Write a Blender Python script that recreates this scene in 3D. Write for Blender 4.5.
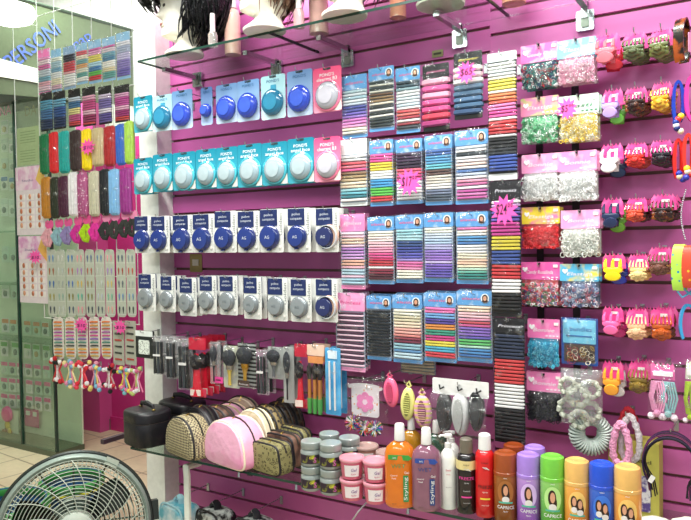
import bpy, math, random
from mathutils import Vector, Matrix, noise
R = random.Random(7)
PI = math.pi
sc = bpy.context.scene
for o in list(bpy.data.objects): bpy.data.objects.remove(o)
C = sc.collection
# ---------------------------------------------------------------- camera
F = 690.0; D = 2.08; H = 1.5
def cam_axes(th, pi, ro):
    th, pi, ro = map(math.radians, (th, pi, ro))
    f = Vector((-math.sin(th)*math.cos(pi), math.cos(th)*math.cos(pi), math.sin(pi)))
    r0 = Vector((math.cos(th), math.sin(th), 0)); u0 = r0.cross(f)
    return f, math.cos(ro)*r0-math.sin(ro)*u0, math.sin(ro)*r0+math.cos(ro)*u0
CF, CR, CU = cam_axes(32, -1.5, 0.9)
cam = bpy.data.objects.new('camera', bpy.data.cameras.new('camera')); C.objects.link(cam)
cam.matrix_world = Matrix(((CR.x, CU.x, -CF.x, 0), (CR.y, CU.y, -CF.y, -D), (CR.z, CU.z, -CF.z, H), (0, 0, 0, 1)))
cam.data.sensor_width = 36; cam.data.lens = F*36/691; cam.data.clip_start = .05
sc.camera = cam
def ray(px, py): return CF+CR*((px-345.5)/F)+CU*((260-py)/F)
def W(px, py, d=0.0):            # point where the sight line meets the plane d in front of the display wall
    v = ray(px, py); t = (D-d)/v.y
    return Vector((v.x*t, -d, H+v.z*t))
def Z(px, py, z):                # point on a horizontal plane
    v = ray(px, py); t = (z-H)/v.z
    return Vector((v.x*t, -D+v.y*t, z))
# ---------------------------------------------------------------- light and exposure
vs = sc.view_settings
vs.view_transform = 'Standard'; vs.look = 'None'; vs.exposure = 0.2; vs.gamma = 1.0; vs.use_curve_mapping = False
try: sc.cycles.transparent_max_bounces = 28
except Exception: pass
world = bpy.data.worlds.new('world'); sc.world = world; world.use_nodes = True
bg = world.node_tree.nodes['Background']; bg.inputs[0].default_value = (0.86, 0.95, 0.93, 1); bg.inputs[1].default_value = 0.46
def area(name, loc, rot, sx, sy, power, color=(1, 1, 1)):
    l = bpy.data.lights.new(name, 'AREA'); l.shape = 'RECTANGLE'; l.size = sx; l.size_y = sy; l.energy = power; l.color = color
    o = bpy.data.objects.new(name, l); C.objects.link(o); o.location = loc; o.rotation_euler = [math.radians(a) for a in rot]
    return o
area('ceiling_tube_light', (-1.0, -0.75, 2.93), (22, 0, 0), 3.4, .14, 88, (1, .98, .95))
area('shop_tube_light', (-0.6, -2.6, 2.93), (30, 0, 0), 3.0, .3, 34, (.95, 1, .98))
area('passage_fill_light', (-4.3, 0.72, 3.4), (18, 0, 0), 2.2, .3, 85, (.9, 1, .93))  # added fill that brightens the showcase and passage wall, no visible fixture
# ---------------------------------------------------------------- materials
def lin(h):
    if not isinstance(h, str): return tuple(h)
    h = h.lstrip('#'); o = []
    for i in (0, 2, 4):
        c = int(h[i:i+2], 16)/255; o.append(c/12.92 if c <= .04045 else ((c+.055)/1.055)**2.4)
    return tuple(o)
MC = {}
def mat(col, rough=.5, metal=0., kind=None, col2=None, scale=40., bump=0., bscale=60., trans=0., coat=0., var=.06, wid=.5, spec=.5):
    key = (col, rough, metal, kind, col2, scale, bump, bscale, trans, coat, var, wid, spec)
    if key in MC: return MC[key]
    m = bpy.data.materials.new('material_%d' % len(MC)); m.use_nodes = True; MC[key] = m
    nt = m.node_tree; n = nt.nodes; L = nt.links; b = n['Principled BSDF']
    c = lin(col); b.inputs['Roughness'].default_value = rough; b.inputs['Metallic'].default_value = metal
    b.inputs['Transmission Weight'].default_value = trans; b.inputs['Coat Weight'].default_value = coat
    tc = n.new('ShaderNodeTexCoord')
    def noi(s, det=3):
        t = n.new('ShaderNodeTexNoise'); t.inputs['Scale'].default_value = s; t.inputs['Detail'].default_value = det
        L.new(tc.outputs['Object'], t.inputs['Vector']); return t
    b.inputs['Specular IOR Level'].default_value = spec
    t = noi(scale if kind in (None, 'noise') else 25)
    r = n.new('ShaderNodeValToRGB'); L.new(t.outputs[0], r.inputs[0]); e = r.color_ramp.elements
    e[0].position = .3; e[1].position = .7
    e[0].color = tuple(max(0, x*(1-var)) for x in c)+(1,); e[1].color = tuple(min(1, x*(1+var)) for x in c)+(1,)
    out = r.outputs[0]
    if kind == 'noise':
        e[0].position = wid-.08; e[1].position = wid+.08; e[0].color = c+(1,); e[1].color = lin(col2)+(1,)
    elif kind:
        mx = n.new('ShaderNodeMix'); mx.data_type = 'RGBA'
        if kind == 'voronoi':
            v = n.new('ShaderNodeTexVoronoi'); v.inputs['Scale'].default_value = scale; L.new(tc.outputs['Object'], v.inputs['Vector'])
            q = n.new('ShaderNodeMath'); q.operation = 'LESS_THAN'; q.inputs[1].default_value = wid; L.new(v.outputs['Distance'], q.inputs[0])
        elif kind == 'rings':
            v = n.new('ShaderNodeTexVoronoi'); v.inputs['Scale'].default_value = scale; L.new(tc.outputs['Object'], v.inputs['Vector'])
            q0 = n.new('ShaderNodeMath'); q0.operation = 'SUBTRACT'; q0.inputs[1].default_value = wid; L.new(v.outputs['Distance'], q0.inputs[0])
            q1 = n.new('ShaderNodeMath'); q1.operation = 'ABSOLUTE'; L.new(q0.outputs[0], q1.inputs[0])
            q = n.new('ShaderNodeMath'); q.operation = 'LESS_THAN'; q.inputs[1].default_value = .09; L.new(q1.outputs[0], q.inputs[0])
        elif kind == 'stripes' or kind == 'vstripes':
            v = n.new('ShaderNodeTexWave'); v.bands_direction = 'Z' if kind == 'stripes' else 'X'; v.inputs['Scale'].default_value = scale
            v.inputs['Distortion'].default_value = .4; L.new(tc.outputs['Object'], v.inputs['Vector'])
            q = n.new('ShaderNodeMath'); q.operation = 'GREATER_THAN'; q.inputs[1].default_value = wid; L.new(v.outputs[1], q.inputs[0])
        elif kind == 'check':
            mp = n.new('ShaderNodeMapping'); mp.inputs['Rotation'].default_value = (0, .785, 0); L.new(tc.outputs['Object'], mp.inputs[0])
            v = n.new('ShaderNodeTexChecker'); v.inputs['Scale'].default_value = scale; L.new(mp.outputs[0], v.inputs['Vector'])
            q = n.new('ShaderNodeMath'); q.operation = 'MULTIPLY'; q.inputs[1].default_value = 1; L.new(v.outputs['Fac'], q.inputs[0])
        elif kind == 'grad':       # printed two-colour card, scale = height in metres
            s = n.new('ShaderNodeSeparateXYZ'); L.new(tc.outputs['Object'], s.inputs[0])
            q = n.new('ShaderNodeMath'); q.operation = 'DIVIDE'; q.use_clamp = True; q.inputs[1].default_value = scale; L.new(s.outputs['Z'], q.inputs[0])
        elif kind == 'tiles':
            v = n.new('ShaderNodeTexBrick'); v.offset = 0; v.inputs['Scale'].default_value = 1; v.inputs['Mortar Size'].default_value = .006
            v.inputs['Brick Width'].default_value = scale; v.inputs['Row Height'].default_value = scale
            mp = n.new('ShaderNodeMapping'); mp.inputs['Rotation'].default_value = (0, 0, .1); L.new(tc.outputs['Object'], mp.inputs[0])
            L.new(mp.outputs[0], v.inputs['Vector']); q = n.new('ShaderNodeMath'); q.operation = 'MULTIPLY'; q.inputs[1].default_value = 1; L.new(v.outputs['Fac'], q.inputs[0])
        L.new(q.outputs[0], mx.inputs[0]); L.new(out, mx.inputs[6]); mx.inputs[7].default_value = lin(col2)+(1,); out = mx.outputs[2]
    L.new(out, b.inputs['Base Color'])
    if bump:
        bt = noi(bscale, 4); bm = n.new('ShaderNodeBump'); bm.inputs['Strength'].default_value = bump; bm.inputs['Distance'].default_value = .01
        L.new(bt.outputs[0], bm.inputs['Height']); L.new(bm.outputs[0], b.inputs['Normal'])
    return m
def film(tint='#ffffff', fac=.03, bump=.6, bscale=45., rough=.12, white=.0, edge=.35, streak=.0):
    key = ('film', tint, fac, bump, bscale, rough, white, edge, streak)
    if key in MC: return MC[key]
    m = bpy.data.materials.new('clear_film_%d' % len(MC)); m.use_nodes = True; MC[key] = m
    nt = m.node_tree; n = nt.nodes; L = nt.links; n.clear()
    o = n.new('ShaderNodeOutputMaterial'); t = n.new('ShaderNodeBsdfTransparent'); t.inputs[0].default_value = lin(tint)+(1,)
    g = n.new('ShaderNodeBsdfGlossy'); g.inputs['Roughness'].default_value = rough
    tc = n.new('ShaderNodeTexCoord'); nz = n.new('ShaderNodeTexNoise'); nz.inputs['Scale'].default_value = bscale; nz.inputs['Detail'].default_value = 4
    L.new(tc.outputs['Object'], nz.inputs['Vector']); last = t
    if bump:
        b = n.new('ShaderNodeBump'); b.inputs['Strength'].default_value = bump; b.inputs['Distance'].default_value = .02
        L.new(nz.outputs[0], b.inputs['Height']); L.new(b.outputs[0], g.inputs['Normal'])
    if white:
        dn = n.new('ShaderNodeBsdfDiffuse'); dn.inputs[0].default_value = (.9, .92, .92, 1); mw = n.new('ShaderNodeMixShader'); mw.inputs[0].default_value = white
        L.new(t.outputs[0], mw.inputs[1]); L.new(dn.outputs[0], mw.inputs[2]); last = mw
    fr = n.new('ShaderNodeLayerWeight'); fr.inputs[0].default_value = .25
    ma = n.new('ShaderNodeMath'); ma.operation = 'ADD'; ma.use_clamp = True; ma.inputs[1].default_value = fac
    ms = n.new('ShaderNodeMath'); ms.operation = 'MULTIPLY'; ms.inputs[1].default_value = edge
    L.new(fr.outputs['Fresnel'], ms.inputs[0]); L.new(ms.outputs[0], ma.inputs[0])
    if streak:      # creases of the film catch more light
        rp = n.new('ShaderNodeMapRange'); rp.inputs[1].default_value = .56; rp.inputs[2].default_value = .68; rp.inputs[4].default_value = streak; L.new(nz.outputs[0], rp.inputs[0])
        m2 = n.new('ShaderNodeMath'); m2.operation = 'ADD'; m2.use_clamp = True; L.new(ma.outputs[0], m2.inputs[0]); L.new(rp.outputs[0], m2.inputs[1]); ma = m2
    mx = n.new('ShaderNodeMixShader'); L.new(ma.outputs[0], mx.inputs[0]); L.new(last.outputs[0], mx.inputs[1]); L.new(g.outputs[0], mx.inputs[2])
    L.new(mx.outputs[0], o.inputs[0]); return m
FILM = film(fac=.015, edge=.2, bscale=38, streak=.20); BAGFILM = film(fac=.03, bump=1.0, bscale=34, rough=.1, white=.02, streak=.35)
WHITE = mat('#e8e8e4', .4); BLACK = mat('#101014', .4); CHROME = mat('#c8ccd0', .18, 1.); WIRE = mat('#b8bcbc', .3, .9)
PINKCARD = mat('#f04a9c', .55, kind='noise', col2='#f780ba', scale=30, wid=.62)
GLASS = film('#eef7f2', .01, 0, rough=.02, edge=.22); GLASSEDGE = mat('#1c3a30', .15)
# ---------------------------------------------------------------- mesh helpers
class MB:
    def __init__(s): s.v = []; s.f = []; s.m = []; s.mi = 0
    def add(s, vs, fs):
        k = len(s.v); s.v += [tuple(p) for p in vs]
        for f in fs: s.f.append(tuple(i+k for i in f)); s.m.append(s.mi)
        return s
    def box(s, c, z, rot=None):
        x, y, w = z[0]/2, z[1]/2, z[2]/2
        vs = [Vector((a*x, b*y, e*w)) for a in (-1, 1) for b in (-1, 1) for e in (-1, 1)]
        if rot: vs = [rot @ v for v in vs]
        return s.add([(v.x+c[0], v.y+c[1], v.z+c[2]) for v in vs], [(0, 1, 3, 2), (4, 6, 7, 5), (0, 4, 5, 1), (2, 3, 7, 6), (0, 2, 6, 4), (1, 5, 7, 3)])
    def prism(s, pts, y0, y1):      # outline in x,z pushed from y0 to y1
        n = len(pts); vs = [(x, y0, z) for x, z in pts]+[(x, y1, z) for x, z in pts]
        return s.add(vs, [tuple(range(n)), tuple(range(2*n-1, n-1, -1))]+[(i, i+n, (i+1) % n+n, (i+1) % n) for i in range(n)])
    def plate(s, w, h, y0, y1, r=.004, cx=0, z0=0):
        return s.prism(rrect(w, h, r, cx, z0), y0, y1)
    def lathe(s, prof, seg=20, sy=1., c=(0, 0, 0), axis='z'):
        vs = []; fs = []; n = len(prof)
        for r, z in prof:
            for k in range(seg):
                a = 2*PI*k/seg; x, y = r*math.cos(a), r*math.sin(a)*sy
                vs.append((x+c[0], y+c[1], z+c[2]) if axis == 'z' else (x+c[0], -z+c[1], y+c[2]))
        for i in range(n-1):
            for k in range(seg):
                fs.append((i*seg+k, i*seg+(k+1) % seg, (i+1)*seg+(k+1) % seg, (i+1)*seg+k))
        if prof[0][0] > 1e-5: fs.append(tuple(range(seg-1, -1, -1)))
        if prof[-1][0] > 1e-5: fs.append(tuple((n-1)*seg+k for k in range(seg)))
        return s.add(vs, fs)
    def tube(s, pts, r, seg=6, closed=False, flat=1.):
        pts = [Vector(p) for p in pts]; n = len(pts); vs = []; fs = []
        rr = r if isinstance(r, (list, tuple)) else [r]*n
        up = None
        for i, p in enumerate(pts):
            a = pts[(i-1) % n] if closed or i > 0 else p; b = pts[(i+1) % n] if closed or i < n-1 else p
            t = (b-a); t = t.normalized() if t.length > 1e-9 else Vector((0, 0, 1))
            if up is None:
                up = Vector((0, 1, 0)) if abs(t.y) < .9 else Vector((0, 0, 1))
            x = t.cross(up)
            if x.length < 1e-4: x = t.cross(Vector((1, 0, 0)))
            x.normalize(); u = x.cross(t).normalized(); up = u
            for k in range(seg):
                q = 2*PI*k/seg; vs.append(p+x*(math.cos(q)*rr[i])+u*(math.sin(q)*rr[i]*flat))
        m = n if closed else n-1
        for i in range(m):
            for k in range(seg):
                j = (i+1) % n; fs.append((i*seg+k, i*seg+(k+1) % seg, j*seg+(k+1) % seg, j*seg+k))
        if not closed: fs += [tuple(range(seg-1, -1, -1)), tuple((n-1)*seg+k for k in range(seg))]
        return s.add(vs, fs)
    def puffy(s, pts, depth, n=7, inset=.14, p=3., cy=0., lean=0.):   # rounded cushion from an outline in x,z
        cx = sum(q[0] for q in pts)/len(pts); cz = sum(q[1] for q in pts)/len(pts); m = len(pts); vs = []; fs = []
        for i in range(n):
            t = -1+2*i/(n-1); k = 1-inset*abs(t)**p; y = depth/2*t
            for x, z in pts: vs.append((cx+(x-cx)*k, cy+y+lean*(z-cz), cz+(z-cz)*k))
        for i in range(n-1):
            for k in range(m): fs.append((i*m+k, (i+1)*m+k, (i+1)*m+(k+1) % m, i*m+(k+1) % m))
        for side, base, t in ((-1, 0, -1), (1, (n-1)*m, 1)):
            prev = base; k0 = 1-inset
            for j, kk in enumerate((.8, .5, .2)):
                b = len(vs); y = depth/2*t*(1+.13*(1-kk**2))
                for x, z in pts: vs.append((cx+(x-cx)*k0*kk, cy+y+lean*(z-cz)*kk, cz+(z-cz)*k0*kk))
                for k in range(m):
                    q = (prev+k, prev+(k+1) % m, b+(k+1) % m, b+k); fs.append(q if side < 0 else q[::-1])
                prev = b
            q = tuple(prev+k for k in range(m)); fs.append(q if side < 0 else q[::-1])
        return s.add(vs, fs)
    def sheet(s, fn, nu, nv):
        vs = [fn(i/nu, j/nv) for j in range(nv+1) for i in range(nu+1)]
        return s.add(vs, [(j*(nu+1)+i, j*(nu+1)+i+1, (j+1)*(nu+1)+i+1, (j+1)*(nu+1)+i) for j in range(nv) for i in range(nu)])
    def ball(s, c, r, seg=8, sx=1, sy=1, sz=1):
        prof = [(max(math.sin(PI*i/(seg//2+1)), 0), -math.cos(PI*i/(seg//2+1))) for i in range(seg//2+2)]
        k = len(s.v); s.lathe([(a, b) for a, b in prof], seg)
        for i in range(k, len(s.v)):
            x, y, z = s.v[i]; s.v[i] = (c[0]+x*r*sx, c[1]+y*r*sy, c[2]+z*r*sz)
        return s
    def mesh(s, name, mats, smooth=True):
        me = bpy.data.meshes.new(name); me.from_pydata(s.v, [], s.f)
        for m in (mats if isinstance(mats, (list, tuple)) else [mats]): me.materials.append(m)
        me.polygons.foreach_set('material_index', s.m)
        if smooth:
            me.polygons.foreach_set('use_smooth', [True]*len(s.f)); me.set_sharp_from_angle(angle=.7)
        me.validate(); me.update(); return me
    def build(s, name, mats, parent=None, loc=(0, 0, 0), smooth=True, rot=(0, 0, 0)):
        return put(name, s.mesh(name, mats, smooth), parent, loc, rot)
def rrect(w, h, r, cx=0, z0=0, n=3):
    r = min(r, w/2.01, h/2.01); o = []
    for (x, z, a) in ((w/2-r, h-r, 0), (-w/2+r, h-r, 90), (-w/2+r, r, 180), (w/2-r, r, 270)):
        for i in range(n+1):
            t = math.radians(a+90*i/n); o.append((cx+x+r*math.cos(t), z0+z+r*math.sin(t)))
    return o
def put(name, me, parent=None, loc=(0, 0, 0), rot=(0, 0, 0), m=None):
    o = bpy.data.objects.new(name, me); C.objects.link(o)
    if parent: o.parent = parent
    o.location = loc; o.rotation_euler = rot
    if m:
        o.material_slots[0].link = 'OBJECT'; o.material_slots[0].material = m
    return o
def tag(o, label, cat, group=None, kind=None):
    if label: o['label'] = label
    if cat: o['category'] = cat
    if group: o['group'] = group
    if kind: o['kind'] = kind
    return o
def thing(name, label, cat, loc, rz=0, group=None):
    o = bpy.data.objects.new(name, None); C.objects.link(o); o.empty_display_size = .02
    o.location = loc; o.rotation_euler = (0, 0, rz); return tag(o, label, cat, group)
KIDS = {}
def kids(o): return [x for x in o.children]
def dup(root, label, off, group=None, skip=()):
    r = root.copy(); C.objects.link(r); r.location = root.location+Vector(off); r['label'] = label
    if group: r['group'] = group
    for ch in kids(root):
        if ch.name.split('.')[0] in skip: continue
        c = ch.copy(); C.objects.link(c); c.parent = r
        for g in kids(ch):
            d = g.copy(); C.objects.link(d); d.parent = c
    return r
def structure(o): o['kind'] = 'structure'; return o
TC = {}
def text_mesh(s, size, m, shear=0., cyl=None, ext=.0004, aspect=None):
    key = (s, round(size, 5), m.name, shear, cyl, aspect)
    if key in TC: return TC[key]
    cu = bpy.data.curves.new('lettering', 'FONT'); cu.body = s; cu.size = 1; cu.align_x = 'CENTER'; cu.resolution_u = 2; cu.shear = shear; cu.offset = .004
    o = bpy.data.objects.new('t', cu); C.objects.link(o); bpy.context.view_layer.update()
    me = bpy.data.meshes.new_from_object(o.evaluated_get(bpy.context.evaluated_depsgraph_get()))
    bpy.data.objects.remove(o)
    xs = [v.co.x for v in me.vertices]; w = max(xs)-min(xs); sx = size
    if aspect: sx = aspect/w
    for v in me.vertices:
        x, z = v.co.x*sx, v.co.y*size
        if cyl: v.co = (math.sin(x/cyl)*cyl, -math.cos(x/cyl)*cyl, z)
        else: v.co = (x, 0, z)
    me.materials.clear(); me.materials.append(m); TC[key] = me; return me
def text(s, size, m, parent, loc, rot=(0, 0, 0), name='lettering', **k):
    return put(name, text_mesh(s, size, m, **k), parent, loc, rot)
ORD = ['first', 'second', 'third', 'fourth', 'fifth', 'sixth', 'seventh', 'eighth', 'ninth', 'tenth']
HK = {}
def hook(x, z, db, df, label, group='wire display hooks'):
    ln = round(df-db, 3)
    if ln not in HK:
        b = MB(); b.box((0, -.002, -.01), (.012, .004, .03))
        b.tube([(0, -.003, 0), (0, -ln*.5, .0), (0, -ln-.012, 0), (0, -ln-.018, .004), (0, -ln-.02, .012)], .0019, 5)
        HK[ln] = b.mesh('display_hook', WIRE)
    o = put('display_hook', HK[ln], None, (x, -db, z)); tag(o, label, 'hook', group); return o
def slot(px0, py0, px1, py1, d):      # place and size of a hanging item from its outline
    cx, cy = (px0+px1)/2, (py0+py1)/2
    a, b = W(px0, cy, d), W(px1, cy, d); t, u = W(cx, py0, d), W(cx, py1, d)
    return Vector((u.x, -d, u.z)), abs(b.x-a.x), t.z-u.z
def wavy(w, h, amp, nu=8, nv=12, seed=0, dep=.008):
    def fn(u, v):
        e = (1-(2*u-1)**4)*(1-(2*v-1)**6)
        return ((u-.5)*w, -dep*e-amp*noise.noise(Vector((u*4+seed, v*6, seed))), v*h)
    return fn
SL = {}
def sleeve(parent, w, h, y=-.004, m=None, seed=0, dep=.010, name='plastic_sleeve', z0=0):
    k = (round(w, 3), round(h, 3), seed, dep)
    if k not in SL: SL[k] = MB().sheet(wavy(w, h, .0035, 7, 14, seed, dep), 7, 14).mesh('plastic_sleeve', FILM)
    return put(name, SL[k], parent, (0, y, z0), m=m)
# ---------------------------------------------------------------- the setting
def quad_wall(name, x0, x1, y0, y1, z0, z1, m):
    return structure(MB().box(((x0+x1)/2, (y0+y1)/2, (z0+z1)/2), (x1-x0, y1-y0, z1-z0)).build(name, m, smooth=False))
SLAT = mat('#c25ca0', .42, spec=.7, bump=.03, bscale=8, var=.03, scale=6)
GROOVE = mat('#7a5850', .5)
def slat_wall(name, x0, x1, zref):
    b = MB(); P = .0762; g = .005; z = zref-40*P
    while z < 3.75:
        lo, hi = max(z+g, 0), min(z+P-g, 3.75)
        if hi > lo:
            b.mi = 0; b.prism([(x0, lo), (x1, lo), (x1, hi), (x0, hi)], -.0, .012)
        z += P
    b.mi = 1; b.box(((x0+x1)/2, .016, 1.475), (x1-x0, .008, 3.75))
    return structure(b.build(name, [SLAT, GROOVE], smooth=False))
slat_wall('wall_back', -2.16, -.757, 1.932+.0)
slat_wall('wall_right', -.755, 1.6, 1.907)
quad_wall('trim_1', -.757, -.755, -.001, .014, 0, 3.75, SLAT)
quad_wall('floor', -6, 3, -4.5, 2.2, -.03, 0, mat('#cdbd9e', .3, kind='tiles', col2='#8a7a66', scale=.33))
quad_wall('ceiling', -6, 3, -4.5, 2.2, 3.75, 3.78, mat('#e8e6e0', .8))
# white pillar left of the display wall
quad_wall('trim_2', -2.255, -2.15, -.08, .30, 0, 3.749, mat('#e9ebe2', .5, bump=.05, bscale=5))
# passage behind the wire grid: pink wall, its pillar, pale wall, white upper wall
PW = mat('#c4337f', .5, scale=4); YB = 1.65
xL = W(82, 420, -YB).x; xM = W(100, 420, -YB+.12).x
quad_wall('wall_passage', xL, -2.3, YB, YB+.05, 0, 2.35, PW)
quad_wall('wall_passage_upper', -6, -2.3, YB, YB+.05, 2.751, 3.75, WHITE)
quad_wall('wall_passage_middle', xL, -2.3, YB, YB+.05, 2.351, 2.75, mat('#c8cfc0', .5))
quad_wall('trim_3', xL-.02, xM, YB-.12, YB-.001, 0, 2.749, mat('#d2559a', .5, scale=4))
quad_wall('baseboard_passage', xM, -2.3, YB-.02, YB-.001, 0, .11, mat('#c02e78', .4))
quad_wall('wall_pale', -6, xL-.021, YB, YB+.05, 0, 2.75, mat('#c6cfb8', .35, scale=3))
quad_wall('wall_left', -6.05, -6, -4.5, 2.2, 0, 3.75, mat('#b9bca8', .6))
quad_wall('trim_4', -4.6, xL-.03, YB-.03, YB-.001, 0, .09, mat('#6e6a5a', .4))
# upper mirror-like shop panel with blue lettering and the lamp reflection in it
XS = -4.25
zb = lambda py, px: None
def S(px, py, X=XS):
    v = ray(px, py); t = X/v.x
    return Vector((X, -D+v.y*t, H+v.z*t))
a, b_, c_, d_ = S(-40, -18), S(135, 31), S(135, 106), S(-40, 90)
pan = MB(); pan.add([(XS, p.y, p.z) for p in (a, b_, c_, d_)]+[(XS-.02, p.y, p.z) for p in (a, b_, c_, d_)], [(0, 1, 2, 3), (7, 6, 5, 4), (0, 4, 5, 1), (1, 5, 6, 2), (2, 6, 7, 3), (3, 7, 4, 0)])
sg = thing('hanging_sign', 'grey green glass sign panel with slanted blue letters, high above the glass showcase', 'sign', (0, 0, 0))
pan.build('panel', mat('#58624a', .3, coat=.2), sg, smooth=False)
fr = MB(); fr.tube([a, b_], .012, 6); fr.build('top_rail', mat('#3a453a', .3), sg)
st = MB(); q = [S(-40, 48, XS+.012), S(46, 71, XS+.012), S(46, 84, XS+.012), S(-40, 70, XS+.012)]  # pale strip painted as a bright reflection in the panel
st.add([tuple(p) for p in q]+[(p.x-.008, p.y, p.z) for p in q], [(0, 1, 2, 3), (7, 6, 5, 4), (0, 4, 5, 1), (1, 5, 6, 2), (2, 6, 7, 3), (3, 7, 4, 0)]); st.build('reflected_strip', mat('#f2f6ea', .4), sg)
BL = mat('#4a60b0', .5)
def sign_text(s, px0, py0, px1, py1, hpx):
    p, q = S(px0, py0, XS+.01), S(px1, py1, XS+.01); v = q-p; ln = v.length; ang = math.atan2(v.z, v.y)
    me = text_mesh(s, hpx, BL, aspect=ln); o = put('lettering', me, sg)
    o.matrix_world = Matrix.Translation((p+q)/2) @ Matrix.Rotation(PI/2, 4, 'Z') @ Matrix.Rotation(-ang, 4, 'Y')
sign_text('PERSONI', 12, 71, 61, 32, .14)
sign_text('nap', 76, 50, 92, 38, .10)
# added glowing body standing in for the lamp reflected in the panel
lp = thing('lamp_reflection', 'white glowing ceiling lamp in the top left corner', 'lamp', W(9, 13, -.25))
LM = bpy.data.materials.new('reflection_glow'); LM.use_nodes = True
e_ = LM.node_tree.nodes['Principled BSDF']; e_.inputs['Emission Color'].default_value = (.92, 1, .93, 1); e_.inputs['Emission Strength'].default_value = 1.6
ne = LM.node_tree.nodes.new('ShaderNodeTexNoise'); ne.inputs['Scale'].default_value = 3; LM.node_tree.links.new(ne.outputs[0], e_.inputs['Roughness'])
MB().lathe([(0, -.075), (.07, -.06), (.12, -.04), (.145, -.0), (.13, .035), (0, .045)], 28).build('glow_body', LM, lp)
MB().lathe([(.02, .045), (.02, .25), (0, .25)], 10).build('stem', WHITE, lp)
# ---------------------------------------------------------------- glass showcase on the left
SD = -.95
p0, p1 = W(-30, 470, SD), W(56, 470, SD)
zt, zbm = W(20, 100, SD).z, .04
case = thing('glass_showcase', 'tall glass showcase with dark green edges at the far left, behind the wire grid', 'showcase', (0, 0, 0))
GG = film('#f6fcf8', .03, 0, rough=.03, edge=.25)
def X(px, d, py=300): return W(px, py, d).x
xs = [X(-30, SD), X(19, SD), X(53, SD)]
for i in (0, 1):
    MB().box(((xs[i]+xs[i+1])/2, -SD, (zt+zbm)/2), (xs[i+1]-xs[i]-.02, .006, zt-zbm)).build('glass_pane', GG, case, smooth=False)
for i in (0, 1, 2):
    MB().box((xs[i], -SD, (zt+zbm)/2), (.016, .02, zt-zbm)).build('edge_post', GLASSEDGE, case, smooth=False)
MB().box(((xs[0]+xs[2])/2, -SD+.22, (zt+zbm)/2), (xs[2]-xs[0], .01, zt-zbm)).build('back_panel', mat('#d4e0c8', .5, scale=5), case, smooth=False)
MB().box(((xs[0]+xs[2])/2, -SD+.11, zbm/2), (xs[2]-xs[0], .24, zbm)).build('base', mat('#56604a', .4), case, smooth=False)
MB().box((xs[2]-.003, -SD+.11, (zt+zbm)/2), (.006, .20, zt-zbm)).build('side_pane', GG, case, smooth=False)
MB().box(((xs[0]+xs[2])/2-.02, -SD+.13, zt+.07), (xs[2]-xs[0], .34, .16)).build('header', mat('#151a16', .3), case, smooth=False)
for z in (1.62, 1.22, .80): MB().box(((xs[0]+xs[2])/2, -SD+.11, z), (xs[2]-xs[0]-.03, .19, .008)).build('shelf', film('#dcefe4', .1, 0), case, smooth=False)
# merchandise in the showcase: little cards in rows
cd = SD-.19
cols_ = ['#dfe6dc', '#cfe3d4', '#e9e3e6', '#e8ece4', '#c9dccb']
rowsC = [  # y0, y1, x starts, tint
 (103, 116, (2, 22), 'letters'), (120, 134, (1, 9), 'white'), (138, 152, (1, 9), 'white'), (158, 170, (1, 9), 'white'), (176, 190, (1, 9), 'blue'), (198, 216, (1, 9), 'white'),
 (246, 262, (2, 10, 32, 42), 'white'), (284, 298, (2, 11, 24, 33, 42), 'white'), (318, 332, (2, 10, 24, 33, 42), 'orange'),
 (341, 356, (1, 12, 24, 33, 43), 'green'), (361, 374, (1, 9, 17, 25, 34, 43), 'pinktop'), (377, 391, (1, 9, 17, 26, 35, 44), 'pinktop'), (393, 407, (1, 9, 17, 26, 35, 44), 'pinktop')]
desc = {'white': 'white jewellery card', 'blue': 'pale card with blue trinket', 'orange': 'white card with orange trinkets', 'green': 'green topped jewellery card', 'pinktop': 'white card with pink heading'}
tops = {'white': '#c8d8cc', 'blue': '#3a78b8', 'orange': '#d8864e', 'green': '#58a848', 'pinktop': '#e45a98'}
PLACE = ['top', 'second', 'third', 'fourth', 'fifth', 'sixth', 'seventh', 'eighth', 'ninth', 'tenth', 'eleventh', 'twelfth']
for ri, (y0, y1, xx, k) in enumerate(rowsC):
    if k == 'letters':
        for s, x, c, lb in (('NA', 3, '#f060a8', 'pink'), ('DA', 28, '#c9bf98', 'beige')):
            p, w, h = slot(x-4, y0+4, x+9, y1+2, cd+.16)
            t = thing('letter_sign', '%s cut-out letters %s at the top of the glass showcase' % (lb, s), 'letters', p)
            text(s, h*1.3, mat(c, .5), t, (0, 0, .02), name='letter_shapes')
        continue
    for ci, x in enumerate(xx):
        p, w, h = slot(x, y0+x*.1, x+7.2, y1+x*.1, cd)
        t = thing('jewellery_card', '%s, %s from left in the %s row inside the glass showcase' % (desc[k], ORD[ci], PLACE[ri-1]), 'card', p, 0, 'small cards in the glass showcase')
        MB().plate(w, h, 0, .002, .004).build('card', mat(R.choice(cols_), .6), t)
        MB().plate(w*.86, h*.28, -.002, .0, .003, 0, h*.66).build('heading', mat(tops[k], .5), t)
        b = MB(); b.lathe([(0, 0), (w*.25, .0), (w*.25, .006), (w*.1, .009), (0, .01)], 10, axis='y', c=(0, 0, h*.34)); b.build('trinket', mat(R.choice(['#8a9a90', '#b8a070', '#d9dcd8', '#6a7a78']), .3, .5), t)
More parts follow.
